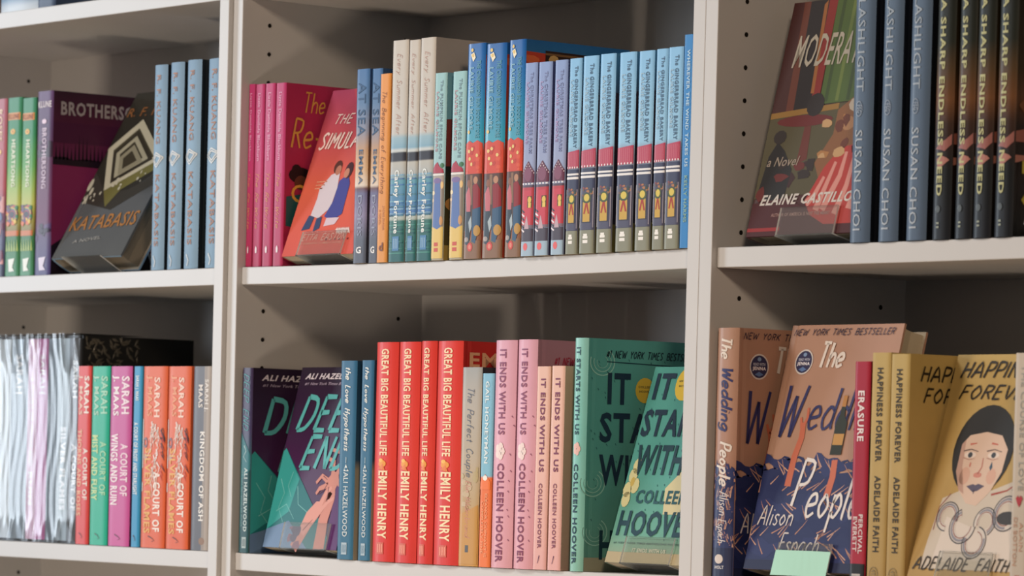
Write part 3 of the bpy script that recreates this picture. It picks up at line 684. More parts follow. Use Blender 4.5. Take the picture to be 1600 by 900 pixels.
# --- middle bookcase, lower shelf
def a_deep(p, M):
    S, F = 'S', 'F'
    p.poly(S, [(.03, .34), (.97, .47), (.97, 1), (.03, 1)], M('#2c7078'), .5); p.poly(S, [(.3, .6), (.97, .55), (.97, 1), (.1, 1)], M('#1f4c50'), .8)
    p.line(S, [(.4, .42), (.6, .45), (.35, .48), (.65, .51)], .002, .001, M('#9ab8bc'), 2)
    p.rect(S, .35, .915, .75, .975, M('#a8b8b8'), 1.5)
    for k in range(3): p.rect(S, .43 + .1 * k, .925, .48 + .1 * k, .965, M('#2a4a50'), 2)
    p.poly(F, [(0, .47), (.03, .45), (.52, .74), (.96, 1), (0, 1)], M('#237276'), .5)
    p.poly(F, [(0, .47), (.03, .45), (.3, .62), (.25, .8), (0, .9)], M('#3aa09c'), .8)
    p.poly(F, [(0, .9), (.28, .85), (.6, 1), (0, 1)], M('#6a86a8'), .9)
    for q in ([(.05, .62), (.14, .7), (.1, .78), (.2, .86)], [(.3, .66), (.36, .76), (.5, .8)], [(.08, .8), (.2, .76), (.34, .84)], [(.2, .58), (.17, .66), (.24, .72)]): p.line(F, q, .0008, .0005, M('#8ad0cc'), 1.4)
    p.poly(F, [(.8, .66), (1, .6), (1, 1), (.86, 1)], M('#5a2a66'), .8)
    sk = M('#d08a7a')
    p.line(F, [(.76, 1), (.74, .84), (.78, .72), (.76, .64)], .020, .012, sk, 2); p.line(F, [(.42, 1.0), (.55, .86), (.68, .76), (.74, .68)], .016, .014, sk, 2)
    p.poly(F, [(.70, .68), (.69, .61), (.74, .575), (.81, .58), (.84, .63), (.80, .69)], sk, 2.2); p.poly(F, [(.44, .90), (.50, .80), (.60, .74), (.68, .74), (.70, .79), (.62, .86), (.52, .93)], M('#dc9a8c'), 2.3); p.line(F, [(.66, .76), (.70, .70), (.76, .66)], .007, .004, M('#dc9a8c'), 2.6); p.line(F, [(.68, .79), (.75, .74), (.82, .72)], .006, .004, M('#dc9a8c'), 2.6)
    for q in ([(.70, .63), (.6, .60), (.54, .64)], [(.74, .60), (.72, .52), (.62, .50)], [(.79, .59), (.84, .52), (.80, .47), (.66, .455)], [(.8, .62), (.9, .66), (.98, .64)], [(.7, .65), (.6, .67), (.57, .7)]): p.line(F, q, .007, .004, sk, 2.5)
    for q in ([(.70, .64), (.66, .68), (.6, .7)], [(.72, .66), (.74, .74)], [(.5, .9), (.6, .84)], [(.62, .6), (.68, .62)]): p.line(F, q, .0012, .0006, M('#6a3038'), 3)
    blobs(p, M, F, 3, 8, ['#8a5868', '#5a4a60'], (.3, .88, .5, 1), .05, .025, 2.8)
K('deepend', 22, 208, 140, False, GM, [(0, '#3a2c4c'), (.35, '#3c3458'), (.5, '#2a5660'), (.7, '#28545c'), (1, '#20383c')], front=[(0, '#281c30'), (.3, '#3a1e40'), (.6, '#4c2450'), (1, '#3c2850')], art=a_deep, mottle=.05, coat=.25, rough=.4,
  text=[('S', 'DEEP END', .03, .345, .25, .75, '#58a8ac', 'pi'), ('S', 'ALI HAZELWOOD', .54, .885, .45, .78, '#c4d4d4', 'b'), ('S', 'NEW YORK TIMES BESTSELLING AUTHOR', .55, .86, .2, .34, '#7aa0a4'),
        ('F', 'ALI HAZELWOOD', .08, .93, .035, .068, '#dcd4dc', 'bi'), ('F', '#1 New York Times Bestselling Author', .09, .95, .085, .105, '#b8a8bc', 'i'),
        ('F', 'DEEP', .1, .98, .165, .35, '#5cb4b4', 'pbi'), ('F', 'END', .26, .92, .385, .56, '#5cb4b4', 'pbi')])
def a_loveh(p, M):
    S, F = 'S', 'F'
    p.poly(S, [(.36, .555), (.5, .52), (.68, .555)], M('#e0e8e8'), 2); p.oval(S, .52, .545, .1, .008, M('#2d6583'), 2.5, 8); p.line(S, [(.5, .485), (.5, .515)], .001, .001, M('#b8ccd4'), 2)
    p.rect(S, .32, .915, .66, .975, M('#a8bcc8'), 1.5)
    for k in range(3): p.rect(S, .38 + .09 * k, .925, .42 + .09 * k, .965, M('#2d6583'), 2)
    p.oval(F, .4, .7, .34, .1, M('#cfc0a8'), 1); p.line(F, [(.05, .62), (.2, .64), (.3, .7), (.1, .72)], .002, .001, M('#2a2428'), 2)
K('lovehyp', 26, 215, 140, False, GM, [(0, '#2c6488'), (1, '#306a88')], front=[(0, '#244a66'), (.5, '#3c5c74'), (.55, '#b8a88c'), (1, '#c4b498')], art=a_loveh, mottle=.04,
  text=[('S', 'the Love Hypothesis', .03, .46, .36, .68, '#e4e8e4', 'pbi'), ('S', 'ALI HAZELWOOD', .56, .885, .36, .66, '#dce4e4')])
def a_great(p, M):
    S = 'S'
    p.oval(S, .48, .553, .17, .016, M('#e89a2c'), 2, 12); p.poly(S, [(.3, .575), (.5, .553), (.62, .585)], M('#e07824'), 2.4); p.oval(S, .42, .538, .1, .009, M('#f0b84a'), 2.6, 8)
    p.rect(S, .3, .912, .62, .965, M('#d06048'), 1.5)
    for k in range(3): p.rect(S, .35 + .09 * k, .92, .39 + .09 * k, .957, M('#f0a088'), 2)
    F = 'F'
    p.poly(F, [(.1, .4), (.9, .35), (.9, .7), (.1, .75)], M('#e0703a'), 1); p.oval(F, .5, .55, .25, .12, M('#e8a040'), 1.6)
K('greatbig', 36, 234.5, 155, True, GM, [(0, '#da3a30'), (.5, '#dc3f34'), (1, '#d63a34')], front=[(0, '#c8302a'), (1, '#c4342c')], art=a_great, mottle=.05, page='#e8d8bc',
  text=[('S', 'GREAT BIG BEAUTIFUL LIFE', .03, .515, .34, .68, '#f2dcb4', 'b'), ('S', 'EMILY HENRY', .585, .895, .32, .72, '#f4e0b8', 'b'), ('F', 'EMILY', .05, .62, .05, .115, '#e8b48a', 'b'), ('F', 'HENRY', .05, .72, .14, .205, '#e8b48a', 'b')])
def a_perf(p, M):
    S = 'S'
    blobs(p, M, S, 8, 8, ['#c4b090', '#b8a880'], (.05, .5, .95, .7), .2, .02, .4); p.poly(S, [(.03, .74), (.5, .72), (.97, .69), (.97, .99), (.03, .99)], M('#c49450'), .8); p.rect(S, .38, .895, .54, .93, M('#5a5c60'), 2)
K('perfect', 33, 207, 133, False, GM, [(0, '#a0a4a4'), (.12, '#b0aca4'), (.45, '#b8ac98'), (.7, '#c0a478'), (.75, '#c49450'), (1, '#cc984c')], front=[(0, '#3a3c40'), (1, '#6a4a24')], art=a_perf, mottle=.06,
  text=[('S', 'The Perfect Couple', .1, .56, .33, .66, '#6c7280', 'pi'), ('S', 'Elin Hilderbrand', .57, .86, .34, .6, '#cc8c7c', 'pi')])
def a_honey(p, M):
    p.poly('S', [(.05, .56), (.5, .52), (.95, .56), (.95, .6), (.05, .6)], M('#ec7a3c'), 1); p.oval('S', .5, .54, .2, .014, M('#f0ece4'), 2, 10)
K('honey', 18.5, 200.5, 130, False, GM, [(0, '#84bcd8'), (.53, '#84bcd4'), (.54, '#e8763e'), (1, '#ea7c44')], art=a_honey, mottle=.03,
  text=[('S', 'GAIL HONEYMAN', .04, .465, .36, .68, '#dcecf0', 'b'), ('S', 'ELEANOR OLIPHANT IS', .62, .95, .52, .74, '#f0a070', 'b'), ('S', 'COMPLETELY FINE', .66, .93, .22, .44, '#f0a070', 'b')])
def a_ends(p, M):
    S, F = 'S', 'F'
    for k in range(5):
        a = math.radians(72 * k); p.oval(S, .42 + .12 * math.cos(a), .487 + .022 * math.sin(a), .12, .018, M('#ecd8d4'), 2, 8)
    r = rnd(17)
    for k in range(26): u, v = r.uniform(.05, .95), r.uniform(.05, .97); p.line(F, [(u, v), (u + .012, v + .012)], .0014, .0008, M('#5a3448'), 1.4)
    for k in range(9): u, v = r.uniform(.78, .96), r.uniform(.1, .95); p.line(S, [(u, v), (u + .05, v + .008)], .0012, .0008, M('#a06a80'), 1.4)
    p.oval(F, .45, .5, .2, .1, M('#e4c4c0'), 1)
    p.line(F, [(.22, .125), (.8, .135)], .0012, .0012, M('#b0304c'), 2)
K('ends', 33, 234, 155, True, GM, [(0, '#dca8bc'), (.5, '#e0aabc'), (1, '#dca4b0')], front=[(0, '#b88494'), (1, '#b07c8c')], art=a_ends, mottle=.04, page='#ead8c8',
  text=[('S', 'IT ENDS WITH US', .04, .415, .3, .62, '#8c4c6c', 'b'), ('S', 'COLLEEN HOOVER', .54, .975, .3, .64, '#84405e', 'b'),
        ('F', '#1 NEW YORK TIMES BESTSELLER', .14, .96, .075, .108, '#a82c48', 'pbi'), ('F', 'IT ENDS', .15, .85, .18, .36, '#4a3444', 'b'), ('F', 'WITH US', .12, .9, .42, .62, '#4a3444', 'b')])
def a_endsm(p, M): p.line('S', [(.55, .93), (.5, .95), (.42, .97)], .0012, .0006, M('#6a3050'), 2)
K('endsmall', 22, 207, 136, False, GM, [(0, '#e4bcac'), (.5, '#e4b8ac'), (1, '#e0aca8')], front=[(0, '#d8b498'), (1, '#c49c8c')], art=a_endsm, mottle=.03,
  text=[('S', 'IT ENDS WITH US', .06, .52, .36, .72, '#7c3a58', 'b'), ('S', 'COLLEEN HOOVER', .575, .895, .38, .66, '#8a4c60', 'b')])
def a_starts(p, M):
    S, F = 'S', 'F'
    for k in range(5):
        a = math.radians(72 * k); p.oval(S, .5 + .14 * math.cos(a), .475 + .016 * math.sin(a), .13, .014, M('#e0b8b0'), 2, 8)
    r = rnd(7)
    for k in range(70): u, v = r.uniform(.03, .97), r.uniform(.04, .88); p.line(F, [(u, v), (u + .008, v + .009)], .0010, .0006, M('#2c6468'), 1)
    for cu, cv in ((.08, .1), (.02, .62), (.05, .83)):
        for w in (1, .72, .45): p.ring(F, cu + .04, cv, .11 * w, .06 * w, .08, M('#9cd0c4'), 1.2, 18, -60, 200)
    p.oval(F, .50, .215, .085, .055, M('#e0c048'), 1.6, 18); p.text(F, 'COLLEEN', .44, .56, .195, .205, M('#5a5a3a'), 'b', 2.4); p.text(F, 'HOOVER', .45, .55, .215, .225, M('#5a5a3a'), 'b', 2.4)
    p.rect(F, 0, .94, 1, 1, M('#a8a48c'), .5)
    p.poly(F, [(.9, .58), (1, .5), (1, .72), (.93, .7)], M('#d8d0a4'), 1.5)
    p.line(F, [(.16, .098), (.98, .108)], .0010, .0010, M('#1c3c48'), 2)
ST = [('F', '#1 NEW YORK TIMES BESTSELLER', .15, .98, .05, .08, '#1c3644', 'pbi'), ('F', 'IT', .17, .37, .145, .28, '#20364a', 'b'), ('F', 'STARTS', .11, .97, .315, .445, '#20364a', 'b'), ('F', 'WITH US', .11, .97, .495, .63, '#20364a', 'b'),
      ('F', 'COLLEEN', .33, .82, .69, .755, '#2a5058', 'b'), ('F', 'HOOVER', .13, .96, .82, .95, '#20404c', 'b')]
K('starts', 26, 235, 155, True, GM, [(0, '#8cc8c0'), (.4, '#7cc0b8'), (1, '#86bcac')], front=[(0, '#5aa6a0'), (.6, '#5ca49c'), (1, '#6aa294')], art=a_starts, mottle=.05, coat=.2, rough=.4,
  text=[('S', 'IT STARTS WITH US', .04, .415, .3, .62, '#28505e', 'b'), ('S', 'COLLEEN HOOVER', .54, .97, .3, .64, '#1c3e50', 'b')] + ST)
ST2 = [('F', 'IT', .06, .29, .035, .17, '#20364a', 'b'), ('F', 'STARTS', .03, .88, .22, .36, '#20364a', 'b'), ('F', 'WITH US', .06, .97, .40, .555, '#20404c', 'b'),
       ('F', 'COLLEEN', .18, .79, .63, .70, '#2a5860', 'b'), ('F', 'HOOVER', .05, .97, .735, .865, '#204450', 'b'), ('F', '#1 NEW YORK TIMES BESTSELLING AUTHOR OF', .05, .93, .895, .905, '#4a6a64', 'b'), ('F', 'IT ENDS WITH US', .3, .7, .925, .945, '#dcd8c0', 'b')]
def a_starts2(p, M):
    F = 'F'; r = rnd(7)
    for k in range(60): u, v = r.uniform(.03, .97), r.uniform(.04, .88); p.line(F, [(u, v), (u + .008, v + .009)], .0010, .0006, M('#2c6468'), 1)
    p.oval(F, .42, .09, .115, .085, M('#e0c048'), 1.6, 18); p.text(F, 'NEW YORK TIMES', .34, .5, .07, .08, M('#5a5a3a'), 'b', 2.4); p.text(F, 'BESTSELLER', .35, .49, .095, .105, M('#5a5a3a'), 'b', 2.4)
    for du, dv in ((0, 0), (.05, .05), (-.03, .07), (.02, -.05), (-.02, .12)): p.oval(F, .08 + du, .56 + dv, .05, .04, M('#d4cf9c'), 2.6, 10)
    p.oval(F, .09, .59, .025, .025, M('#c8b060'), 3, 8)
    p.rect(F, 0, .945, 1, 1, M('#b4a684'), .5); p.poly(F, [(.5, .62), (.7, .5), (.75, .75), (.55, .75)], M('#cfc69c'), 1.2)
K('startspaper', 23, 207, 128, False, GM, [(0, '#6cb4a8'), (.6, '#60a89c'), (1, '#8ab09c')], front=[(0, '#4f9a92'), (.5, '#56a198'), (.85, '#6aa896'), (1, '#9aa88c')], art=a_starts2, mottle=.08, coat=.25, rough=.4, text=ST2)

# --- right bookcase, upper shelf
def a_mod(p, M):
    F = 'F'
    p.poly(F, [(0, 0), (.1, 0), (.14, .48), (0, .5)], M('#441812'), .5); p.poly(F, [(.1, 0), (.16, 0), (.2, .48), (.13, .48)], M('#68301c'), .7)
    p.poly(F, [(.16, 0), (.33, 0), (.36, .46), (.2, .48)], M('#1c0e0e'), .5); p.poly(F, [(.33, 0), (.41, 0), (.42, .46), (.35, .46)], M('#8a2018'), .7); p.poly(F, [(.29, .02), (.32, 0), (.36, .4), (.33, .4)], M('#a0622c'), 1)
    p.poly(F, [(.41, 0), (.92, 0), (.95, .44), (.43, .45)], M('#4c6428'), .6)
    for k in range(5): p.poly(F, [(.46 + .1 * k, 0), (.49 + .1 * k, 0), (.5 + .1 * k, .44), (.47 + .1 * k, .44)], M('#6a7c38' if k % 2 else '#3a4e20'), .9)
    p.poly(F, [(.88, .1), (1, 0), (1, .5), (.8, .46)], M('#701c18'), 1)
    p.poly(F, [(0, .47), (1, .44), (1, .82), (0, .84)], M('#544c2e'), .4); p.poly(F, [(0, .475), (.62, .45), (.62, .475), (0, .5)], M('#98702c'), 1.2)
    p.oval(F, .33, .515, .26, .025, M('#6a1814'), 1.6, 16); p.oval(F, .4, .45, .08, .05, M('#241612'), 1.8, 12); p.poly(F, [(.34, .54), (.4, .54), (.42, .68), (.33, .7)], M('#6a2a1c'), 1.4)
    p.poly(F, [(.02, .84), (.06, .66), (.12, .6), (.2, .64), (.3, .72), (.28, .86)], M('#1a120e'), 1.6); p.oval(F, .13, .58, .06, .03, M('#2a1c14'), 1.8, 10)
    p.poly(F, [(.58, .78), (.5, .7), (.62, .58), (.62, .48), (.74, .43), (.88, .44), (.96, .5), (.96, .7), (.8, .74)], M('#8a5a34'), 1.5); p.oval(F, .8, .46, .09, .035, M('#c8b8a4'), 1.9, 10)
    p.oval(F, .74, .54, .06, .03, M('#b08058'), 2, 10); blobs(p, M, F, 6, 14, ['#b07a44', '#6a3420', '#c8a070'], (.5, .5, .95, .68), .05, .025, 2)
    p.poly(F, [(.56, .92), (.48, .86), (.6, .72), (.72, .64), (.96, .62), (1, .72), (1, .96), (.7, .96)], M('#b8362c'), 2.4)
    for q in ([(.62, .76), (.56, .84), (.5, .87)], [(.7, .7), (.64, .82), (.6, .9)], [(.78, .66), (.76, .76), (.66, .9)], [(.86, .66), (.84, .8), (.78, .92)], [(.94, .66), (.93, .8), (.9, .9)]): p.line(F, q, .004, .009, M('#dc9488'), 3)
    p.poly(F, [(0, .86), (.3, .84), (.55, .9), (1, .95), (1, 1), (0, 1)], M('#4c1012'), 1.9); blobs(p, M, F, 9, 10, ['#3a1414', '#6a2018', '#2c1a12'], (0, .68, .5, .86), .07, .03, 1.5)
    p.rect(F, .0, .965, .3, .98, M('#a02828'), 2.5)
K('moderation', 29, 236, 156, True, GR * .78, [(0, '#3a1814'), (.5, '#4a2418'), (1, '#4a1414')], front=[(0, '#381612'), (.45, '#3c2a1c'), (1, '#4a1214')], art=a_mod, mottle=.1, coat=.1, rough=.5,
  text=[('F', 'MODERATION', .1, .96, .145, .285, '#b8b0a0', 'i'), ('F', 'a Novel', .06, .36, .665, .705, '#a89888', 'i'), ('F', 'ELAINE CASTILLO', .07, .92, .825, .87, '#dcd4cc', 'bi'), ('F', 'AUTHOR OF AMERICA IS NOT THE HEART', .2, .74, .905, .92, '#b08880', 'b')])
def a_flash(p, M):
    p.ring('S', .42, .495, .17, .03, .14, M('#8894a4'), 2, 16); p.text('S', 'FSG', .48, .51, .32, .55, M('#8894a4'), 'b', 3)
K('flash', 32, 244, 156, True, GR, [(0, '#53677e'), (1, '#506278')], front=[(0, '#10141c'), (1, '#0e1016')], art=a_flash, mottle=.04,
  text=[('S', 'FLASHLIGHT', .05, .43, .25, .62, '#98a4b0'), ('S', 'SUSAN CHOI', .575, .955, .25, .62, '#a4aeb8')])
def a_sharp(p, M):
    for f, u0, u1 in (('S', .3, .95), ('F', .0, .12)):
        r = rnd(3)
        if f == 'S':
            p.poly(f, [(.2, .655), (.5, .63), (.75, .62), (.97, .60), (.97, .64), (.7, .665), (.5, .66)], M('#94605a'), 1.4)
            p.poly(f, [(.28, .695), (.5, .68), (.8, .69), (.9, .7), (.62, .72), (.35, .73)], M('#a8746a'), 1.4)
        else:
            p.poly(f, [(0, .60), (.08, .59), (.24, .57), (.3, .60), (.22, .62), (.1, .64), (0, .64)], M('#8c5448'), 1.4)
            p.poly(f, [(0, .69), (.12, .69), (.1, .705), (0, .72)], M('#a06a5c'), 1.4)
            p.line(f, [(.05, .52), (.2, .42), (.3, .4)], .012, .006, M('#6a4428'), 1)
            p.line(f, [(.2, .42), (.24, .52), (.28, .56)], .002, .001, M('#4a2c20'), 1.4)
    logo(p, M, .42, .885, '#50585c', .13); p.rect('S', .36, .935, .5, .942, M('#98a090'), 2); p.rect('S', .36, .95, .5, .957, M('#98a090'), 2)
K('sharp', 26, 237, 150, True, GR, [(0, '#181c18'), (.25, '#20241c'), (.36, '#4c3820'), (.47, '#6a4426'), (.56, '#38241a'), (.63, '#2c1c18'), (.74, '#15181a'), (1, '#181c24')], front=[(0, '#14160f'), (.36, '#30240f'), (.48, '#543620'), (.58, '#24170f'), (1, '#0e0f10')], art=a_sharp, mottle=.1,
  text=[('S', 'A SHARP ENDLESS NEED', .085, .835, .3, .6, '#b4b484', 'b'), ('F', 'MAC', .06, .6, .71, .76, '#a89a3c', 'b'), ('F', 'CRANE', .06, .9, .83, .885, '#a89a3c', 'b'), ('F', 'A NOVEL', .08, .5, .62, .635, '#7a8474', 'b'),
        ('F', 'SHARP', .06, .95, .24, .3, '#8a8434', 'b'), ('F', 'ENDLESS', .06, .95, .34, .4, '#8a8434', 'b')])

# --- right bookcase, lower shelf
def waves(p, M, f, seed, u0, u1, v0, v1, lay=1):
    """navy sea of pointed crests with light brush lines between them"""
    r = rnd(seed); W_ = u1 - u0; c = lambda a: min(u1, max(u0, a))
    rows = 5
    p.poly(f, [(u0, v0 + .05), (u0 + W_ * .3, v0 + .03), (u0 + W_ * .6, v0 + .06), (u1, v0 + .035), (u1, v1), (u0, v1)], M('#262f5a'), lay - .2)
    for k in range(rows):
        vb = v0 + (v1 - v0) * (k + .25) / rows; amp = (v1 - v0) * (.10 + .05 * r.random()); n = 26; ph = r.uniform(0, 6); fq = r.uniform(1.3, 2.2)
        top = []
        for i in range(n + 1):
            x = i / n; s_ = (x * fq + ph) % 1.0; saw = s_ ** 1.6 if k % 2 else (1 - s_) ** 1.6
            top.append((u0 + W_ * x, vb - amp * saw + .008 * math.sin(x * 40 + ph)))
        th = (v1 - v0) / rows * .8
        for i in range(n):
            a, b = top[i], top[i + 1]
            p.poly(f, [a, b, (b[0], min(v1, b[1] + th * (.75 + .35 * math.sin(i * .7 + ph)))), (a[0], min(v1, a[1] + th * (.75 + .35 * math.sin(i * .7 - .7 + ph))))], M('#232c58' if k % 2 else '#2b3462'), lay + .12 * k)
        for i in range(16):      # spray lines sweeping off the crest
            x = r.random(); q = top[int(x * n)]; dx = (-1 if k % 2 else 1) * r.uniform(.05, .12) * W_; L_ = r.uniform(.4, 1.0) * th
            p.line(f, [(c(q[0]), min(v1, q[1] + .004)), (c(q[0] + dx * .35), min(v1, q[1] + L_ * .45)), (c(q[0] + dx), min(v1, q[1] + L_))], .0003, .0013, M('#b8866c' if i % 3 else '#c89c84'), lay + .12 * k + .06)
    for i in range(int(30 * W_)):   # foam fingers above the sea
        x = u0 + W_ * r.random(); v = v0 + r.uniform(-.01, .05); sg = r.choice((-1, 1))
        p.line(f, [(c(x), v + .03), (c(x + sg * .03), v + .008), (c(x + sg * .07), v), (c(x + sg * .1), v + .012)], .0045, .0006, M('#232c58'), lay - .3)
def badge(p, M, cu, cv, r):
    ru = r / (p.d - p.b); rv = r / p.h
    p.oval('F', cu, cv, ru, rv, M('#cfc8c4'), 2, 24); p.oval('F', cu, cv, ru * .88, rv * .88, M('#2c2c50'), 2.4, 24)
    p.poly('F', [(cu - ru * .45, cv + rv * .6), (cu, cv + rv * .38), (cu + ru * .45, cv + rv * .6), (cu, cv + rv * .76)], M('#5a78a8'), 2.8)
    p.oval('F', cu, cv - rv * .58, ru * .2, rv * .16, M('#7a94b8'), 2.8, 10)
    p.text('F', 'READ WITH', cu - ru * .62, cu + ru * .62, cv - rv * .3, cv - rv * .08, M('#b4b8c8'), 'b', 3); p.text('F', 'JENNA', cu - ru * .7, cu + ru * .7, cv, cv + rv * .34, M('#ece8ec'), 'b', 3)
def a_wed(p, M):
    S, F = 'S', 'F'
    waves(p, M, F, 21, .0, .99, .55, .97)
    p.rect(F, 0, .96, 1, 1, M('#242a4a'), 1.6)
    waves(p, M, S, 23, .05, .98, .56, .88, .6); p.rect(S, .04, .88, .96, 1, M('#232a4c'), 1); p.poly(S, [(.04, .8), (.5, .84), (.96, .78), (.96, .9), (.04, .9)], M('#2c3660'), .8)
    badge(p, M, .17, .152, .0125)
    p.line(F, [(.28, .40), (.29, .46), (.26, .54), (.25, .66)], .007, .009, M('#c06a50'), 2.2); p.line(F, [(.28, .42), (.31, .38), (.30, .34)], .004, .003, M('#c06a50'), 2.3); p.line(F, [(.27, .42), (.25, .38)], .004, .003, M('#c06a50'), 2.3)
    p.line(F, [(.63, .55), (.64, .62), (.62, .70)], .008, .009, M('#c06a50'), 2.2)
    p.rect(F, .600, .29, .635, .335, M('#b07a3c'), 5.4); p.poly(F, [(.60, .33), (.635, .33), (.64, .37), (.675, .40), (.675, .53), (.575, .53), (.575, .40), (.598, .37)], M('#262a1c'), 5.2); p.rect(F, .58, .445, .67, .49, M('#b88a48'), 5.6)
    p.oval(S, .44, .925, .2, .019, M('#cfc4bc'), 2, 14)
WP = [('F', 'NEW YORK TIMES BESTSELLER', .03, .94, .018, .043, '#3a2c40', 'pbi'), ('F', 'The', .30, .55, .075, .175, '#ddd4cc', 'pbi'), ('F', 'W', .04, .27, .25, .46, '#2f3160', 'pi'), ('F', 'edding', .31, 1.0, .26, .43, '#2f3160', 'pi'),
      ('F', 'P', .31, .47, .55, .74, '#dcd6d2', 'pi'), ('F', 'eople', .45, .96, .61, .785, '#dcd6d2', 'pi'), ('F', 'Alison', .05, .38, .74, .82, '#d8d0cc', 'pi'), ('F', 'Espach', .28, .66, .85, .93, '#d8d0cc', 'pi')]
K('wedding', 32, 241, 158, True, GR, [(0, '#ab8570'), (.5, '#a67e6a'), (.6, '#98705e'), (.84, '#6a5258'), (.88, '#2a2e50'), (1, '#262c4e')], front=[(0, '#aa8470'), (.5, '#ae8872'), (1, '#a07a68')], art=a_wed, mottle=.05, page='#cbbda4',
  text=[('S', 'The', .035, .13, .3, .76, '#dcd0c4', 'pbi'), ('S', 'Wedding', .155, .42, .36, .84, '#2f3160', 'pbi'), ('S', 'People', .455, .64, .36, .84, '#dcd2c8', 'pbi'), ('S', 'Alison', .655, .755, .4, .8, '#d0c8c4', 'pi'), ('S', 'Espach', .765, .865, .36, .72, '#d0c8c4', 'pi'), ('S', 'HOLT', .952, .965, .25, .68, '#d8d4d4', 'bh')] + WP)
def a_erasure(p, M):
    p.rect('S', .04, .9, .97, 1, M('#1a1a1c'), .8); p.rect('S', .2, .945, .75, .955, M('#b8b4b0'), 2); p.rect('S', .25, .962, .7, .968, M('#b8b4b0'), 2)
K('erasure', 20.5, 209, 140, False, GR, [(0, '#a01c34'), (1, '#a01c32')], front=[(0, '#6a1420'), (.3, '#6a1420'), (.34, '#201014'), (1, '#1c0e12')], art=a_erasure, mottle=.04,
  text=[('S', 'ERASURE', .13, .355, .3, .72, '#e4d8d8', 'b'), ('S', 'PERCIVAL', .68, .855, .55, .82, '#d8c8c8', 'b'), ('S', 'EVERETT', .69, .845, .2, .46, '#d8c8c8', 'b')])
def a_happyspine(p, M):
    p.ring('S', .42, .945, .24, .032, .12, M('#8a7850'), 2, 16); p.text('S', '4TH', .925, .965, .3, .54, M('#8a7850'), 'b', 3)
def a_happy(p, M):
    F = 'F'; a_happyspine(p, M)
    p.poly(F, [(.17, .64), (.34, .6), (.62, .6), (.8, .56), (1, .62), (1, .9), (.97, .95), (.1, .95), (.12, .82)], M('#c8bcac'), .8)
    p.poly(F, [(.25, .72), (.6, .78), (.9, .7), (.92, .9), (.2, .92)], M('#d4c8bc'), 1)
    p.oval(F, .45, .425, .28, .20, M('#1c1a18'), 1.4, 28)
    p.poly(F, [(.24, .40), (.30, .36), (.45, .345), (.6, .36), (.68, .42), (.67, .52), (.6, .61), (.5, .67), (.4, .66), (.3, .6), (.24, .52)], M('#d4b8a4'), 2)
    p.oval(F, .33, .54, .05, .04, M('#d0a692'), 2.3, 12); p.oval(F, .58, .54, .045, .035, M('#d0a692'), 2.3, 12); p.poly(F, [(.24, .40), (.27, .38), (.29, .5), (.36, .62), (.3, .6), (.24, .52)], M('#b89484'), 2.3)
    for cu in (.34, .56):
        p.oval(F, cu, .447, .055, .014, M('#e0d0c4'), 2.6, 12); p.oval(F, cu, .447, .022, .013, M('#3c4048'), 3, 10)
        p.line(F, [(cu - .07, .43), (cu, .422), (cu + .07, .432)], .0012, .0006, M('#4a3434'), 3); p.line(F, [(cu - .06, .46), (cu, .468), (cu + .05, .462)], .0007, .0004, M('#a06a60'), 3)
    p.line(F, [(.32, .40), (.38, .395)], .002, .001, M('#c06a58'), 3); p.line(F, [(.52, .395), (.58, .4)], .002, .001, M('#c06a58'), 3)
    p.poly(F, [(.56, .475), (.575, .5), (.56, .515), (.545, .5)], M('#3c5468'), 3); p.oval(F, .36, .49, .008, .012, M('#c07060'), 3, 6)
    p.line(F, [(.47, .46), (.475, .5), (.45, .53)], .0012, .0018, M('#b8786a'), 3); p.oval(F, .45, .535, .04, .012, M('#c88474'), 3, 10)
    p.poly(F, [(.37, .585), (.43, .575), (.45, .58), (.48, .573), (.54, .583), (.48, .605), (.44, .61)], M('#544c60'), 3); p.line(F, [(.45, .6), (.45, .618)], .002, .0006, M('#544c60'), 3)
    for cu, cv, r_, a0, a1 in ((.26, .72, .1, 90, 380), (.42, .76, .12, 0, 250), (.56, .83, .11, -80, 200), (.62, .74, .1, 160, 420), (.8, .7, .12, 20, 330), (.9, .62, .1, 200, 380)):
        p.ring(F, cu, cv, r_, r_ * .64, .42, M('#cdc4ba'), 2.4, 20, a0, a1); p.ring(F, cu, cv, r_ * .9, r_ * .58, .16, M('#8a8890'), 2.6, 20, a0 + 60, a1); p.ring(F, cu, cv, r_ * 1.03, r_ * .66, .07, M('#3c3c44'), 2.8, 20, a0, a1); p.ring(F, cu, cv, r_ * .72, r_ * .46, .08, M('#8a4a40'), 2.8, 20, a0, a1)
    p.line(F, [(.24, .62), (.16, .68), (.15, .78)], .001, .001, M('#8a4a40'), 2); p.line(F, [(.62, .62), (.76, .6), (.86, .56)], .002, .001, M('#a04438'), 2.2); p.oval(F, .82, .72, .1, .03, M('#3a3838'), 3, 12)
K('happy', 24, 216, 140, False, GR, [(0, '#b8a064'), (.5, '#b49a60'), (1, '#a88c54')], front=[(0, '#b89e60'), (.5, '#bc9e62'), (1, '#b09058')], art=a_happyspine, mottle=.08, coat=.05, rough=.55,
  text=[('S', 'HAPPINESS FOREVER', .065, .465, .34, .66, '#3c3424', 'b'), ('S', 'ADELAIDE FAITH', .525, .85, .34, .66, '#3c3424', 'b'), ('F', 'HAPPINESS', .09, .86, .05, .115, '#241e18', 'pbi'), ('F', 'FOREVER', .12, .78, .145, .205, '#241e18', 'pbi'), ('F', 'ADELAIDE FAITH', .04, .95, .90, .955, '#3a3024', 'pbi')])
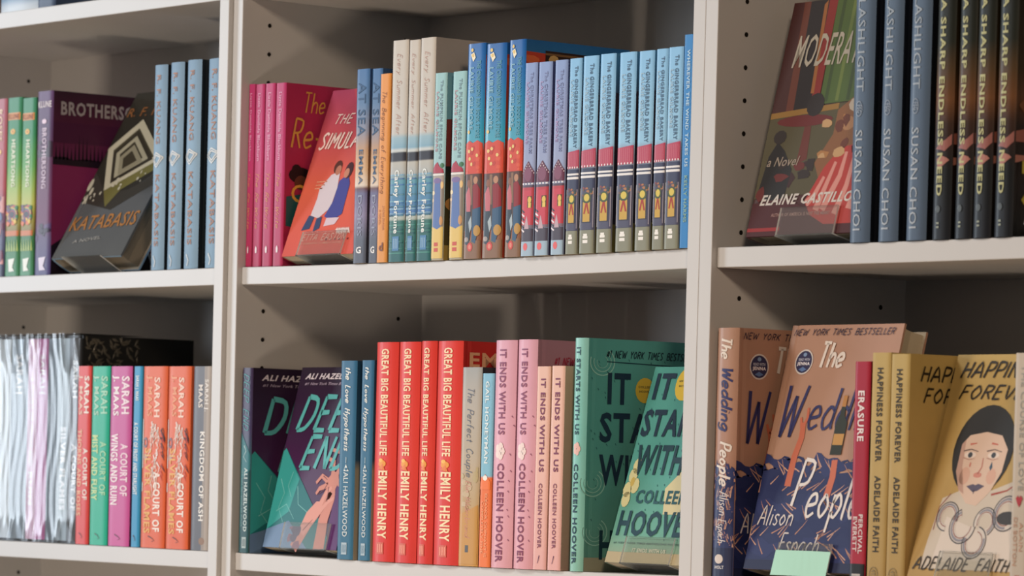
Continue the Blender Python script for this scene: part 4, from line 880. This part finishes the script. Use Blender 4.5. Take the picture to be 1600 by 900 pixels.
K('clown', 24, 216, 137, False, GR, [(0, '#b8a064'), (.5, '#b49a60'), (1, '#a88c54')], front=[(0, '#b89e60'), (.5, '#bc9e62'), (1, '#b09058')], art=a_happy, mottle=.08, coat=.05, rough=.55,
  text=[('S', 'HAPPINESS FOREVER', .065, .465, .34, .66, '#3c3424', 'b'), ('S', 'ADELAIDE FAITH', .525, .85, .34, .66, '#3c3424', 'b'), ('F', 'HAPPINESS', .07, .93, .035, .105, '#241e18', 'pbi'), ('F', 'FOREVER', .1, .84, .14, .20, '#241e18', 'pbi'), ('F', 'ADELAIDE FAITH', .04, .95, .90, .955, '#3a3024', 'pbi')])
def a_course(p, M):
    p.poly('S', [(.3, .60), (.42, .588), (.5, .6), (.58, .588), (.7, .6), (.6, .622), (.5, .638), (.4, .622)], M('#a83038'), 2); p.rect('S', .35, .92, .65, .965, M('#b04a38'), 2)
K('course', 21, 215, 140, False, GR, [(0, '#c0b4a4'), (1, '#b8ac9c')], art=a_course, mottle=.03,
  text=[('S', 'THE COURSE OF LOVE', .05, .57, .4, .7, '#9a9890'), ('S', 'DE BOTTON', .68, .88, .2, .42, '#b89078'), ('S', 'ALAIN', .7, .82, .55, .75, '#b89078')])
# --- topmost shelf on the left
K('topwhite', 85, 160, 130, True, GL, [(0, '#8aa4c0'), (.9, '#7c9cbc'), (.98, '#dfe8f0'), (1, '#dfe8f0')], mottle=.04)
K('topbrown', 30, 200, 130, False, GL, [(0, '#6a5c5c'), (1, '#84706c')], mottle=.04)
K('topblue', 28, 205, 130, False, GL, [(0, '#30415a'), (1, '#3a4a66')], mottle=.04)
# ------------------------------------------------------------------ rows of books (mm: left, right, height, spine plane)
ROWS = {}
ROWS['L_upper'] = [
    ('rose', -510.2, -482.2, 215.9, 4),
    ('heart', -480.7, -448.6, 215.8, 4),
    ('heart', -447.2, -416.9, 213.6, 4),
    ('brother', -417.2, -381.5, 220.1, 6),
    ('katabasis', -162.8, -136.5, 235.5, 2),
    ('katabasis', -129.9, -102.5, 236.4, 2),
    ('katabasis', -96.0, -67.7, 237.1, 2),
    ('katabasis', -53.6, -21.8, 235.9, 2),
]
ROWS['L_lower'] = [
    ('boxset', -560.0, -303.4, 248.3, 0),
    ('acotar', -309.5, -281.7, 210.5, 3),
    ('acomaf', -278.9, -241.2, 210.0, 3),
    ('acowar', -239.1, -194.5, 209.8, 3),
    ('acofas', -190.4, -173.0, 209.5, 3),
    ('acosf', -170.4, -121.4, 209.4, 3),
    ('acosf', -118.8, -73.3, 209.1, 3),
    ('koa', -68.1, -28.4, 208.9, 3),
]
ROWS['M_upper'] = [
    ('rewrite', 11.3, 30.0, 203.9, 10),
    ('rewrite', 31.3, 48.5, 203.1, 10),
    ('rewrite', 50.0, 68.8, 203.1, 10),
    ('rewrite', 70.6, 89.5, 202.6, 10),
    ('atsea', 229.7, 252.8, 208.5, 3),
    ('atsea', 252.2, 271.7, 208.1, 6),
    ('begin', 272.3, 290.5, 201.2, 3),
    ('carley', 292.8, 320.4, 235.3, 3),
    ('carley', 322.1, 341.1, 234.0, 3),
    ('carley', 341.8, 367.7, 234.9, 3),
    ('pumpkin', 367.2, 388.6, 196.4, 3),
    ('pumpkin', 398.5, 421.8, 196.2, 3),
    ('autumn', 422.9, 452.5, 223.3, 3),
    ('autumn', 454.1, 487.6, 221.2, 3),
    ('autumn', 491.8, 519.1, 222.6, 3),
    ('cinnamon', 522.3, 542.6, 196.9, 0),
    ('cinnamon', 544.2, 566.3, 196.4, 0),
    ('cinnamon', 570.4, 590.9, 196.5, 0),
    ('ginger', 591.0, 610.8, 196.9, 2),
    ('ginger', 612.8, 636.9, 197.8, 2),
    ('ginger', 639.5, 663.7, 198.0, 2),
    ('ginger', 669.3, 695.2, 197.4, 2),
    ('ginger', 699.1, 722.5, 196.7, 2),
    ('ginger', 725.4, 743.2, 196.9, 2),
    ('ginger', 743.7, 765.7, 197.2, 2),
    ('wherever', 766.6, 781.8, 207.9, 2),
]
ROWS['M_lower'] = [
    ('deepend', 24.0, 44.0, 207.1, 6),
    ('lovehyp', 213.4, 242.5, 215.0, 3),
    ('lovehyp', 251.3, 273.1, 215.5, 3),
    ('greatbig', 277.0, 315.6, 234.6, 1),
    ('greatbig', 317.3, 354.3, 234.7, 1),
    ('greatbig', 355.5, 382.6, 235.3, 1),
    ('greatbig', 384.3, 427.0, 235.0, 1),
    ('perfect', 425.2, 460.1, 207.3, 3),
    ('honey', 461.2, 480.4, 200.8, 3),
    ('ends', 483.1, 518.0, 234.6, 0),
    ('ends', 520.1, 551.4, 234.9, 0),
    ('endsmall', 550.0, 573.3, 207.2, 2),
    ('endsmall', 575.3, 596.4, 207.5, 2),
    ('starts', 607.4, 628.6, 235.4, 3),
]
ROWS['R_upper'] = [
    ('flash', 1004.8, 1031.9, 245.3, 3),
    ('flash', 1043.0, 1069.3, 244.1, 3),
    ('flash', 1079.8, 1106.1, 243.0, 3),
    ('sharp', 1113.6, 1137.5, 238.5, 3),
    ('sharp', 1142.4, 1164.4, 237.4, 3),
    ('sharp', 1165.7, 1188.6, 236.7, 3),
    ('sharp', 1192.6, 1215.8, 235.8, 3),
]
ROWS['R_lower'] = [
    ('wedding', 823.9, 854.6, 241.6, 3),
    ('erasure', 1021.9, 1043.0, 209.1, 1),
    ('happy', 1043.6, 1068.4, 217.3, 2),
    ('happy', 1069.2, 1093.7, 215.9, 2),
    ('course', 1229.7, 1251.0, 215.7, 0),
]

SHELF = {'L_upper': ('L', .32), 'L_lower': ('L', 0), 'M_upper': ('M', .32), 'M_lower': ('M', 0), 'R_upper': ('R', .32), 'R_lower': ('R', 0)}
ORD = ['leftmost', 'second', 'third', 'fourth', 'fifth', 'sixth', 'seventh']
NUM = ['', '', 'two', 'three', 'four', 'five', 'six', 'seven']
def nth(base, n):
    if n == 2: return [base + ', left one of two', base + ', right one of two']
    return [base + ', ' + ('leftmost' if i == 0 else 'rightmost' if i == n - 1 else ORD[i]) + ' of ' + NUM[n] for i in range(n)]
LAB = {
 'rose': ['dusty pink paperback book cut off at the left edge beside green books'],
 'heart': nth('green paperback with round sun emblem and colourful art low on spine', 2),
 'brother': ['purple paperback with magenta hill cover beside the green spines'],
 'katabasis': nth('pale blue grey hardcover spine with white square emblem', 4),
 'acotar': ['red paperback standing right against the shrink wrapped box set'],
 'acomaf': ['emerald green paperback between red and magenta books'],
 'acowar': ['magenta paperback with white lettering next to the thin blue one'],
 'acofas': ['thin bright blue paperback between magenta and orange books'],
 'acosf': nth('thick orange paperback with feather art on spine', 2),
 'koa': ['grey paperback with brown stripe against the left bookcase side panel'],
 'rewrite': nth('magenta pink paperback with gold script on spine', 4),
 'atsea': nth('paperback with blue to orange sunset spine', 2),
 'begin': ['slim light orange paperback with brown script on spine'],
 'carley': nth('tall cream and teal hardcover sized paperback with black band', 3),
 'pumpkin': nth('light turquoise paperback with yellow foot on spine', 2),
 'autumn': nth('glossy blue, red and brown autumn scene paperback', 3),
 'cinnamon': nth('lavender blue paperback with gabled red shop on spine', 3),
 'ginger': nth('sky blue paperback with pink awning and yellow door spine', 7),
 'wherever': ['slim bright blue paperback against the right side panel'],
 'deepend': ['dark purple and teal paperback standing spine out against the side panel'],
 'lovehyp': nth('dark blue paperback with white brush script spine', 2),
 'greatbig': nth('bright red hardcover with cream lettering spine', 4),
 'perfect': ['beige and tan paperback between the red hardcovers and orange spine'],
 'honey': ['slim paperback half light blue, half orange, beside pink hardcovers'],
 'ends': nth('tall pink hardcover with mauve lettering spine', 2),
 'endsmall': nth('short peach pink paperback with mauve lettering', 2),
 'starts': ['tall teal hardcover standing spine out behind the tilted teal paperback'],
 'flash': nth('slate blue hardcover spine with grey lettering', 3),
 'sharp': nth('black book with yellow lettering and lips on spine', 4),
 'wedding': ['peach book with navy waves standing spine out against the side panel'],
 'erasure': ['slim dark red paperback with black foot on spine'],
 'happy': nth('tan gold paperback with black hand lettered spine', 2),
 'course': ['cream white paperback with small red heart at the right edge'],
}
GRP = {'heart': 'green paperbacks on the left upper shelf', 'katabasis': 'pale blue grey hardcovers on the left upper shelf', 'acosf': 'orange paperbacks on the left lower shelf',
 'rewrite': 'magenta paperbacks on the middle upper shelf', 'atsea': 'sunset paperbacks on the middle upper shelf', 'carley': 'cream and teal books on the middle upper shelf',
 'pumpkin': 'turquoise paperbacks on the middle upper shelf', 'autumn': 'autumn scene paperbacks on the middle upper shelf', 'cinnamon': 'lavender paperbacks on the middle upper shelf',
 'ginger': 'sky blue awning paperbacks on the middle upper shelf', 'lovehyp': 'dark blue paperbacks on the middle lower shelf', 'greatbig': 'red hardcovers on the middle lower shelf',
 'ends': 'pink hardcovers on the middle lower shelf', 'endsmall': 'peach paperbacks on the middle lower shelf', 'flash': 'slate blue hardcovers on the right upper shelf',
 'sharp': 'black paperbacks on the right upper shelf', 'happy': 'tan paperbacks on the right lower shelf', 'deepend': 'purple and teal paperbacks', 'wedding': 'peach books with navy waves'}
for k_, g_ in GRP.items(): KD[k_]['group'] = g_
PROTO = {}
def put(kind, loc, label):
    if kind in PROTO: r = dup(PROTO[kind], loc, label)
    else: r = PROTO[kind] = book(KD[kind], loc, label)
    return r
def shelf_z(unit, z, x):
    return z + shelf_drop(unit, CASES[unit][0], x) + 0.0004
for row, items in ROWS.items():
    unit, z = SHELF[row]; cnt = {}; prev = -9999
    for i, (kind, xl, xr, h, ys) in enumerate(items):
        if kind == 'boxset': continue
        xl = max(xl, prev); prev = xr + 0.3
        xl /= 1000; xr /= 1000; k = KD[kind]; n = cnt.get(kind, 0); cnt[kind] = n + 1
        if unit == 'L': xr = min(xr, -0.0192)
        if unit == 'M': xl = max(xl, 0.0184); xr = min(xr, 0.7816)
        xc = (xl + xr) / 2
        r = put(kind, (xc, ys / 1000, shelf_z(unit, z, xc)), LAB[kind][n])
        r.scale = ((xr - xl - 0.0003) / k['t'], 1, min(1.02, max(.98, h / 1000 / k['h'])))
# ------------------------------------------------------------------ books shown face out, leaning back on clear easels
def lean(kind, X, Yb, z, phi, beta, H, label, lift=0.0022):
    phi = math.radians(phi); beta = math.radians(beta); k = KD[kind]; T = k['t']
    w = Vector((math.cos(phi), math.sin(phi), 0)); n = Vector((-math.sin(phi), math.cos(phi), 0)); up = Vector((0, 0, 1))
    hd = math.cos(beta) * up + math.sin(beta) * n; td = math.cos(beta) * n - math.sin(beta) * up
    org = Vector((X, Yb, z + lift)) - td * T / 2
    r = put(kind, (0, 0, 0), label)
    if kind + 'x' in PROTO: pass
    s = H / k['h']
    m = Matrix.Identity(4)
    for i in range(3): m[i][0] = -td[i]; m[i][1] = w[i]; m[i][2] = hd[i] * s; m[i][3] = org[i]
    loc, rot, sc = m.decompose(); r.rotation_euler = rot.to_euler(); r.location = loc; r.scale = (1, 1, s)
    return r, org, w, hd, td, T
def acrylic():
    m = bpy.data.materials.new('clear_acrylic'); m.use_nodes = True; nt = m.node_tree; nt.nodes.remove(nt.nodes['Principled BSDF'])
    out = nt.nodes['Material Output']; tr = nt.nodes.new('ShaderNodeBsdfTransparent'); gl = nt.nodes.new('ShaderNodeBsdfGlossy'); mx = nt.nodes.new('ShaderNodeMixShader')
    df = nt.nodes.new('ShaderNodeBsdfDiffuse'); df.inputs[0].default_value = (.7, .72, .72, 1); m2 = nt.nodes.new('ShaderNodeMixShader'); m2.inputs[0].default_value = .05
    tr.inputs[0].default_value = (.96, .975, .975, 1); gl.inputs['Roughness'].default_value = .2; fr = nt.nodes.new('ShaderNodeFresnel'); fr.inputs[0].default_value = 1.14
    L = nt.links.new
    L(tr.outputs[0], m2.inputs[1]); L(df.outputs[0], m2.inputs[2]); L(fr.outputs[0], mx.inputs[0]); L(m2.outputs[0], mx.inputs[1]); L(gl.outputs[0], mx.inputs[2]); L(mx.outputs[0], out.inputs[0])
    return m
ACR = acrylic()
EDGE = mat('#d8dcdc', .3, 1.0, .3)  # pale colour stands in for the highlight along the clear edges
def sheet(name, parent, org, w, a, b, u0, u1, v0, v1, th):
    """thin plate: corner org, along w from u0..u1, along a from v0..v1, thickness th along b; side edges carry a painted pale highlight"""
    P = []
    for q in (0, th):
        for v in (v0, v1):
            for u in (u0, u1): P.append(tuple(org + w * u + a * v + b * q))
    Fc = [(0, 2, 3, 1), (4, 5, 7, 6), (0, 1, 5, 4), (2, 6, 7, 3), (0, 4, 6, 2), (1, 3, 7, 5)]
    return link(name, mesh(name, P, Fc, [0, 0, 0, 0, 1, 1]), parent, [ACR, EDGE])
def easel(pose, x0, x1, label, lip=0.027, back=0.11):
    r, org, w, hd, td, T = pose
    base = org + td * (T / 2)                       # back lower edge line of the book
    root = empty('display_easel', tuple(base)); tag(root, label, 'display easel', 'clear easels under the face out books')
    o = Vector((0, 0, 0)); u0 = x0 - base.x; u1 = x1 - base.x; e = 0.0005
    sheet('back_rest', root, td * e, w, hd, td, u0, u1, -0.001, back, 0.002)
    sheet('ledge', root, o, w, -td, -hd, u0, u1, -0.0025 if False else 0.0, T + 0.004, 0.0012).location = -hd * e
    if lip: sheet('front_lip', root, -td * (T + 0.0016), w, hd, -td, u0, u1, -0.0015, lip, 0.002)
    top = hd * (back - .004) + td * 0.0035          # prop leg behind
    zt = -0.0015
    leg = Vector((0, 0.045 + abs(td.y) * .01, 0)); foot = Vector((top.x, min(top.y + 0.035, .245 - base.y), zt))
    d = (foot - top).normalized(); nn = d.cross(w).normalized()
    sheet('prop_leg', root, top, w, d, nn, u0 + .02, u1 - .02, 0, (foot - top).length, 0.002)
    return root
D = [('kataface', -.3760, .0306, .32, 0.3, 29.8, .237, -.345, -.262, 0),
 ('lovesim', .0935, .0275, .32, 0, 19.3, .199, .126, .207, .027),
 ('deepend', .0561, .0373, 0, 0, 13.7, .208, .093, .179, .029),
 ('startspaper', .6530, .0350, 0, 0, 17.0, .207, .681, .755, .027),
 ('moderation', .8473, .0432, .32, -.3, 13.5, .236, .896, .976, .027),
 ('wedding', .8620, .0411, 0, 0, 13.4, .243, .912, .985, .027),
 ('clown', .10955 * 10, .0261, 0, -.3, 15.7, .216, 1.135, 1.203, .027)]
DL = {'kataface': 'dark grey hardcover with white stair emblem lying tilted far back, page edges showing', 'lovesim': 'coral red paperback with cuddling couple leaning back face out',
 'deepend': 'purple and teal paperback with reaching hands, leaning face out', 'startspaper': 'teal paperback with yellow circle and cream flower, leaning face out at the right',
 'moderation': 'dark painted cover hardcover with green curtain, leaning against side panel face out', 'wedding': 'peach book with navy waves and round badge, leaning face out',
 'clown': 'tan book with painted clown face, leaning face out'}
EL = {'kataface': 'clear back rest hidden behind the far tilted dark grey hardcover', 'lovesim': 'clear acrylic easel holding the coral red paperback', 'deepend': 'clear acrylic easel holding the purple and teal paperback',
 'startspaper': 'clear acrylic easel holding the tilted teal paperback', 'moderation': 'clear acrylic easel holding the dark painted hardcover', 'wedding': 'clear acrylic easel holding the peach book, mint note on its front',
 'clown': 'clear acrylic easel holding the tan book with clown face'}
for kind, X, Yb, z, phi, beta, H, x0, x1, lip in D:
    unit = 'L' if X < -.01 else ('M' if X < .8 else 'R')
    zs = shelf_z(unit, z, X + .07)
    pose = lean(kind, X, Yb, zs, phi, beta, H, DL[kind], lift=0.0030)
    E_ = easel(pose, x0, x1, EL[kind], lip)
    if kind == 'wedding':
        r, org, w, hd, td, T = pose
        c = org - td * (T / 2 + 0.0046) + hd * (-0.006)
        V = []; Fc = []; n = 8; W_ = .076; H_ = .025
        for q in (0, .0004):
            for j in (0, 1):
                for i in range(n + 1):
                    u = i / n; curl = .0012 * (1 - j) + .0008 * math.sin(u * 5) * (1 - j)
                    V.append(tuple(w * (u * W_) + hd * (j * H_ ) + -td * (curl + q)))
        N_ = n + 1
        for i in range(n):
            Fc += [(i, i + 1, N_ + i + 1, N_ + i), (2 * N_ + i + 1, 2 * N_ + i, 3 * N_ + i, 3 * N_ + i + 1), (i + 1, i, 2 * N_ + i, 2 * N_ + i + 1), (N_ + i, N_ + i + 1, 3 * N_ + i + 1, 3 * N_ + i)]
        Fc += [(0, N_, 3 * N_, 2 * N_), (n, 2 * N_ + n, 3 * N_ + n, N_ + n)]
        s = link('sticky_note', mesh('sticky_note', V, Fc), None, [mat('#a4d2c2', .8, 1.15)])
        s.location = (0.9115, c.y, c.z); tag(s, 'small mint green paper note stuck on the clear easel at the bottom', 'note')
# a spare clear easel at the right edge of the upper right shelf
er = empty('display_easel', (1.226, 0.012, shelf_z('R', .32, 1.25) + .0002)); tag(er, 'clear acrylic easel cut off at the right edge beside the black books', 'display easel', 'clear easels under the face out books')
o_ = Vector((0, 0, 0)); wx = Vector((1, 0, 0)); hu = Vector((0, math.sin(.25), math.cos(.25))); tb = Vector((0, math.cos(.25), -math.sin(.25)))
sheet('front_lip', er, o_ + Vector((0, 0, .012)), wx, hu, -tb, 0, .08, -.002, .027, .002)
sheet('ledge', er, o_ + Vector((0, 0, .012)), wx, tb, -hu, 0, .08, 0, .032, .002)
sheet('back_rest', er, o_ + Vector((0, 0, .012)) + tb * .032, wx, hu, tb, 0, .08, 0, .12, .002)
# top left shelf, only feet of the books in view
for kind, xl, xr, lab in (('topbrown', -.560, -.5135, 'brown book cut off at the top left corner'), ('topwhite', -.512, -.426, 'thick pale blue boxed book with white foot at the top edge'), ('topblue', -.424, -.385, 'dark blue book at the top edge')):
    r = put(kind, ((xl + xr) / 2, .008, .6402), lab); r.scale = ((xr - xl) / KD[kind]['t'], 1, 1)

# ------------------------------------------------------------------ shrink wrapped box set
bx = empty('boxed_book_set', (-.4349, 0.006, .0002)); tag(bx, 'shrink wrapped box set of five volumes in a black leaf patterned slipcase', 'box set')
BW, BH, BD = .25, .2475, .162
black = mat('#181818', .5, 1.0, .2)
V, Fc = box_data(-BW / 2, -BW / 2 + .003, 0.004, BD, 0, BH); box_data(BW / 2 - .003, BW / 2, 0.004, BD, 0, BH, V, Fc)
box_data(-BW / 2 + .003, BW / 2 - .003, 0.004, BD, 0, .003, V, Fc); box_data(-BW / 2 + .003, BW / 2 - .003, 0.004, BD, BH - .003, BH, V, Fc); box_data(-BW / 2 + .003, BW / 2 - .003, BD - .003, BD, .003, BH - .003, V, Fc)
link('slipcase', mesh('slipcase', V, Fc), bx, [black])
# embossed leaves on the right side of the case
V = []; Fc = []; r = random.Random(11)
for k in range(330):
    y = r.uniform(.006, .088); z = r.uniform(.12, BH - .004); a = r.uniform(0, 6.28); L_ = r.uniform(.004, .0065); w_ = L_ * .34
    if y > .055 and r.random() < (y - .055) / .033 * .8: continue
    b = len(V); ca, sa = math.cos(a), math.sin(a)
    P = [(-L_, 0, 0), (-L_ * .3, w_, .0002), (L_, 0, 0), (-L_ * .3, -w_, .0002), (0, 0, .0009)]
    V += [(BW / 2 + .0001 + p[2], min(BD, max(.004, y + p[0] * ca - p[1] * sa)), min(BH, z + p[0] * sa + p[1] * ca)) for p in P]
    Fc += [(b, b + 1, b + 4), (b + 1, b + 2, b + 4), (b + 2, b + 3, b + 4), (b + 3, b, b + 4)]
lf = link('leaf_emboss', mesh('leaf_emboss', V, Fc), bx, [mat('#4a463e', .45, 1.0, .3)]); lf['kind'] = 'stuff'
vol = [('#b9c4cc', -.1215, -.030, None, None), ('#8c9caa', -.0295, .0085, 'SARAH', None), ('#d0b0cc', .009, .0285, 'RUIN', None), ('#b06aa0', .029, .053, 'SARAH', None), ('#687a88', .0535, .0755, None, None), ('#8a9aa4', .076, .100, 'SILVER FLAMES', None), ('#50545a', .1005, .1215, 'A COURT OF', 'SARAH')]  # leftmost volume paler, the film's window reflection put into its colour
for hx, a, c, t1, t2 in vol:
    V, Fc = box_data(a, c, 0.0015, .13, .0032, BH - .0035)
    o = link('volume', mesh('volume', V, Fc), bx, [mat(hx, .45, GL, .3, 0)])
    pr = Print(c - a, BH, .13, 0, 3)
    ink = mat('#e0e4e8', .5, GL)
    if t1 == 'SARAH': pr.text('S', 'SARAH', .09, .28, .3, .7, ink, '')
    if t1 == 'RUIN': pr.text('S', 'RUIN', .66, .82, .25, .7, ink, 'b'); pr.text('S', 'A COURT OF WINGS AND', .2, .63, .25, .7, ink, '')
    if t1 == 'SILVER FLAMES': pr.text('S', t1, .44, .84, .35, .8, ink, 'b')
    if t1 == 'A COURT OF': pr.text('S', t1, .52, .84, .4, .85, ink, 'b'); pr.text('S', t2, .12, .30, .4, .85, ink, 'b')
    q = pr.build('volume_lettering', bx)
    if q: q.location = ((a + c) / 2, .0015, 0)
# crumpled film: front sheet and top fold, real wrinkles in the mesh
def film():
    m = bpy.data.materials.new('shrink_film'); m.use_nodes = True; nt = m.node_tree; nt.nodes.remove(nt.nodes['Principled BSDF'])
    out = nt.nodes['Material Output']; tr = nt.nodes.new('ShaderNodeBsdfTransparent'); gl = nt.nodes.new('ShaderNodeBsdfGlossy'); mx = nt.nodes.new('ShaderNodeMixShader'); fr = nt.nodes.new('ShaderNodeFresnel')
    df = nt.nodes.new('ShaderNodeBsdfDiffuse'); df.inputs[0].default_value = (.8, .84, .88, 1); m2 = nt.nodes.new('ShaderNodeMixShader'); m2.inputs[0].default_value = .05
    tr.inputs[0].default_value = (.96, .98, 1, 1); gl.inputs['Roughness'].default_value = .15; gl.inputs[0].default_value = (1, 1, 1, 1)
    tc = nt.nodes.new('ShaderNodeTexCoord'); n = nt.nodes.new('ShaderNodeTexNoise'); mp = nt.nodes.new('ShaderNodeMapping'); mp.inputs['Scale'].default_value = (30, 30, 1.2); n.inputs['Detail'].default_value = 4; n.inputs['Scale'].default_value = 1
    bp = nt.nodes.new('ShaderNodeBump'); bp.inputs['Strength'].default_value = .25; bp.inputs['Distance'].default_value = .006
    L = nt.links.new
    L(tc.outputs['Object'], mp.inputs[0]); L(mp.outputs[0], n.inputs['Vector']); L(n.outputs['Fac'], bp.inputs['Height']); L(bp.outputs[0], gl.inputs['Normal']); L(bp.outputs[0], fr.inputs['Normal'])
    fr.inputs[0].default_value = 1.22
    L(fr.outputs[0], mx.inputs[0]); L(tr.outputs[0], m2.inputs[1]); L(df.outputs[0], m2.inputs[2]); L(m2.outputs[0], mx.inputs[1]); L(gl.outputs[0], mx.inputs[2]); L(mx.outputs[0], out.inputs[0])
    return m
V = []; Fc = []; nx, nz = 90, 60; r = random.Random(2)
folds = [(r.uniform(-.12, .12), r.uniform(.25, 1.0), r.uniform(.002, .006)) for _ in range(26)]
for j in range(nz + 1):
    for i in range(nx + 1):
        x = -BW / 2 - .001 + (BW + .002) * i / nx; z = .0006 + (BH + .002) * j / nz; v = j / nz
        y = -.0012
        top = max(0, (v - .80) / .2); bot = max(0, (.12 - v) / .12)
        for fx, sl, wd in folds:      # wrinkles fanning down from the corners and up from the foot seam
            cx = fx + (BH - z) * (sl - .6) * .6
            y -= .0016 * top * math.exp(-((x - cx) / wd) ** 2)
            y -= .0022 * bot * math.exp(-((x - fx) / (wd * 1.6)) ** 2)
        y -= .0006 * math.sin(x * 210 + 2 * math.sin(z * 30)) ** 2 * (.3 + top + bot)
        V.append((x, y, z))
for j in range(nz):
    for i in range(nx): a = j * (nx + 1) + i; Fc.append((a, a + 1, a + nx + 2, a + nx + 1))
b = len(V)   # side and top wrap
V += [(BW / 2 + .0016, 0, .0006), (BW / 2 + .0016, .086, .0006), (BW / 2 + .0016, .086, BH + .0016), (BW / 2 + .0016, 0, BH + .0016)]
V += [(-BW / 2, 0, BH + .002), (BW / 2, 0, BH + .002), (BW / 2, .09, BH + .002), (-BW / 2, .09, BH + .002)]
Fc += [(b + 4, b + 5, b + 6, b + 7)]
fm_ = mesh('plastic_wrap', V, Fc); fm_.polygons.foreach_set('use_smooth', [True] * len(fm_.polygons))
pw = link('plastic_wrap', fm_, bx, [film()]); tag(pw, 'crumpled clear plastic film over the box set spines')
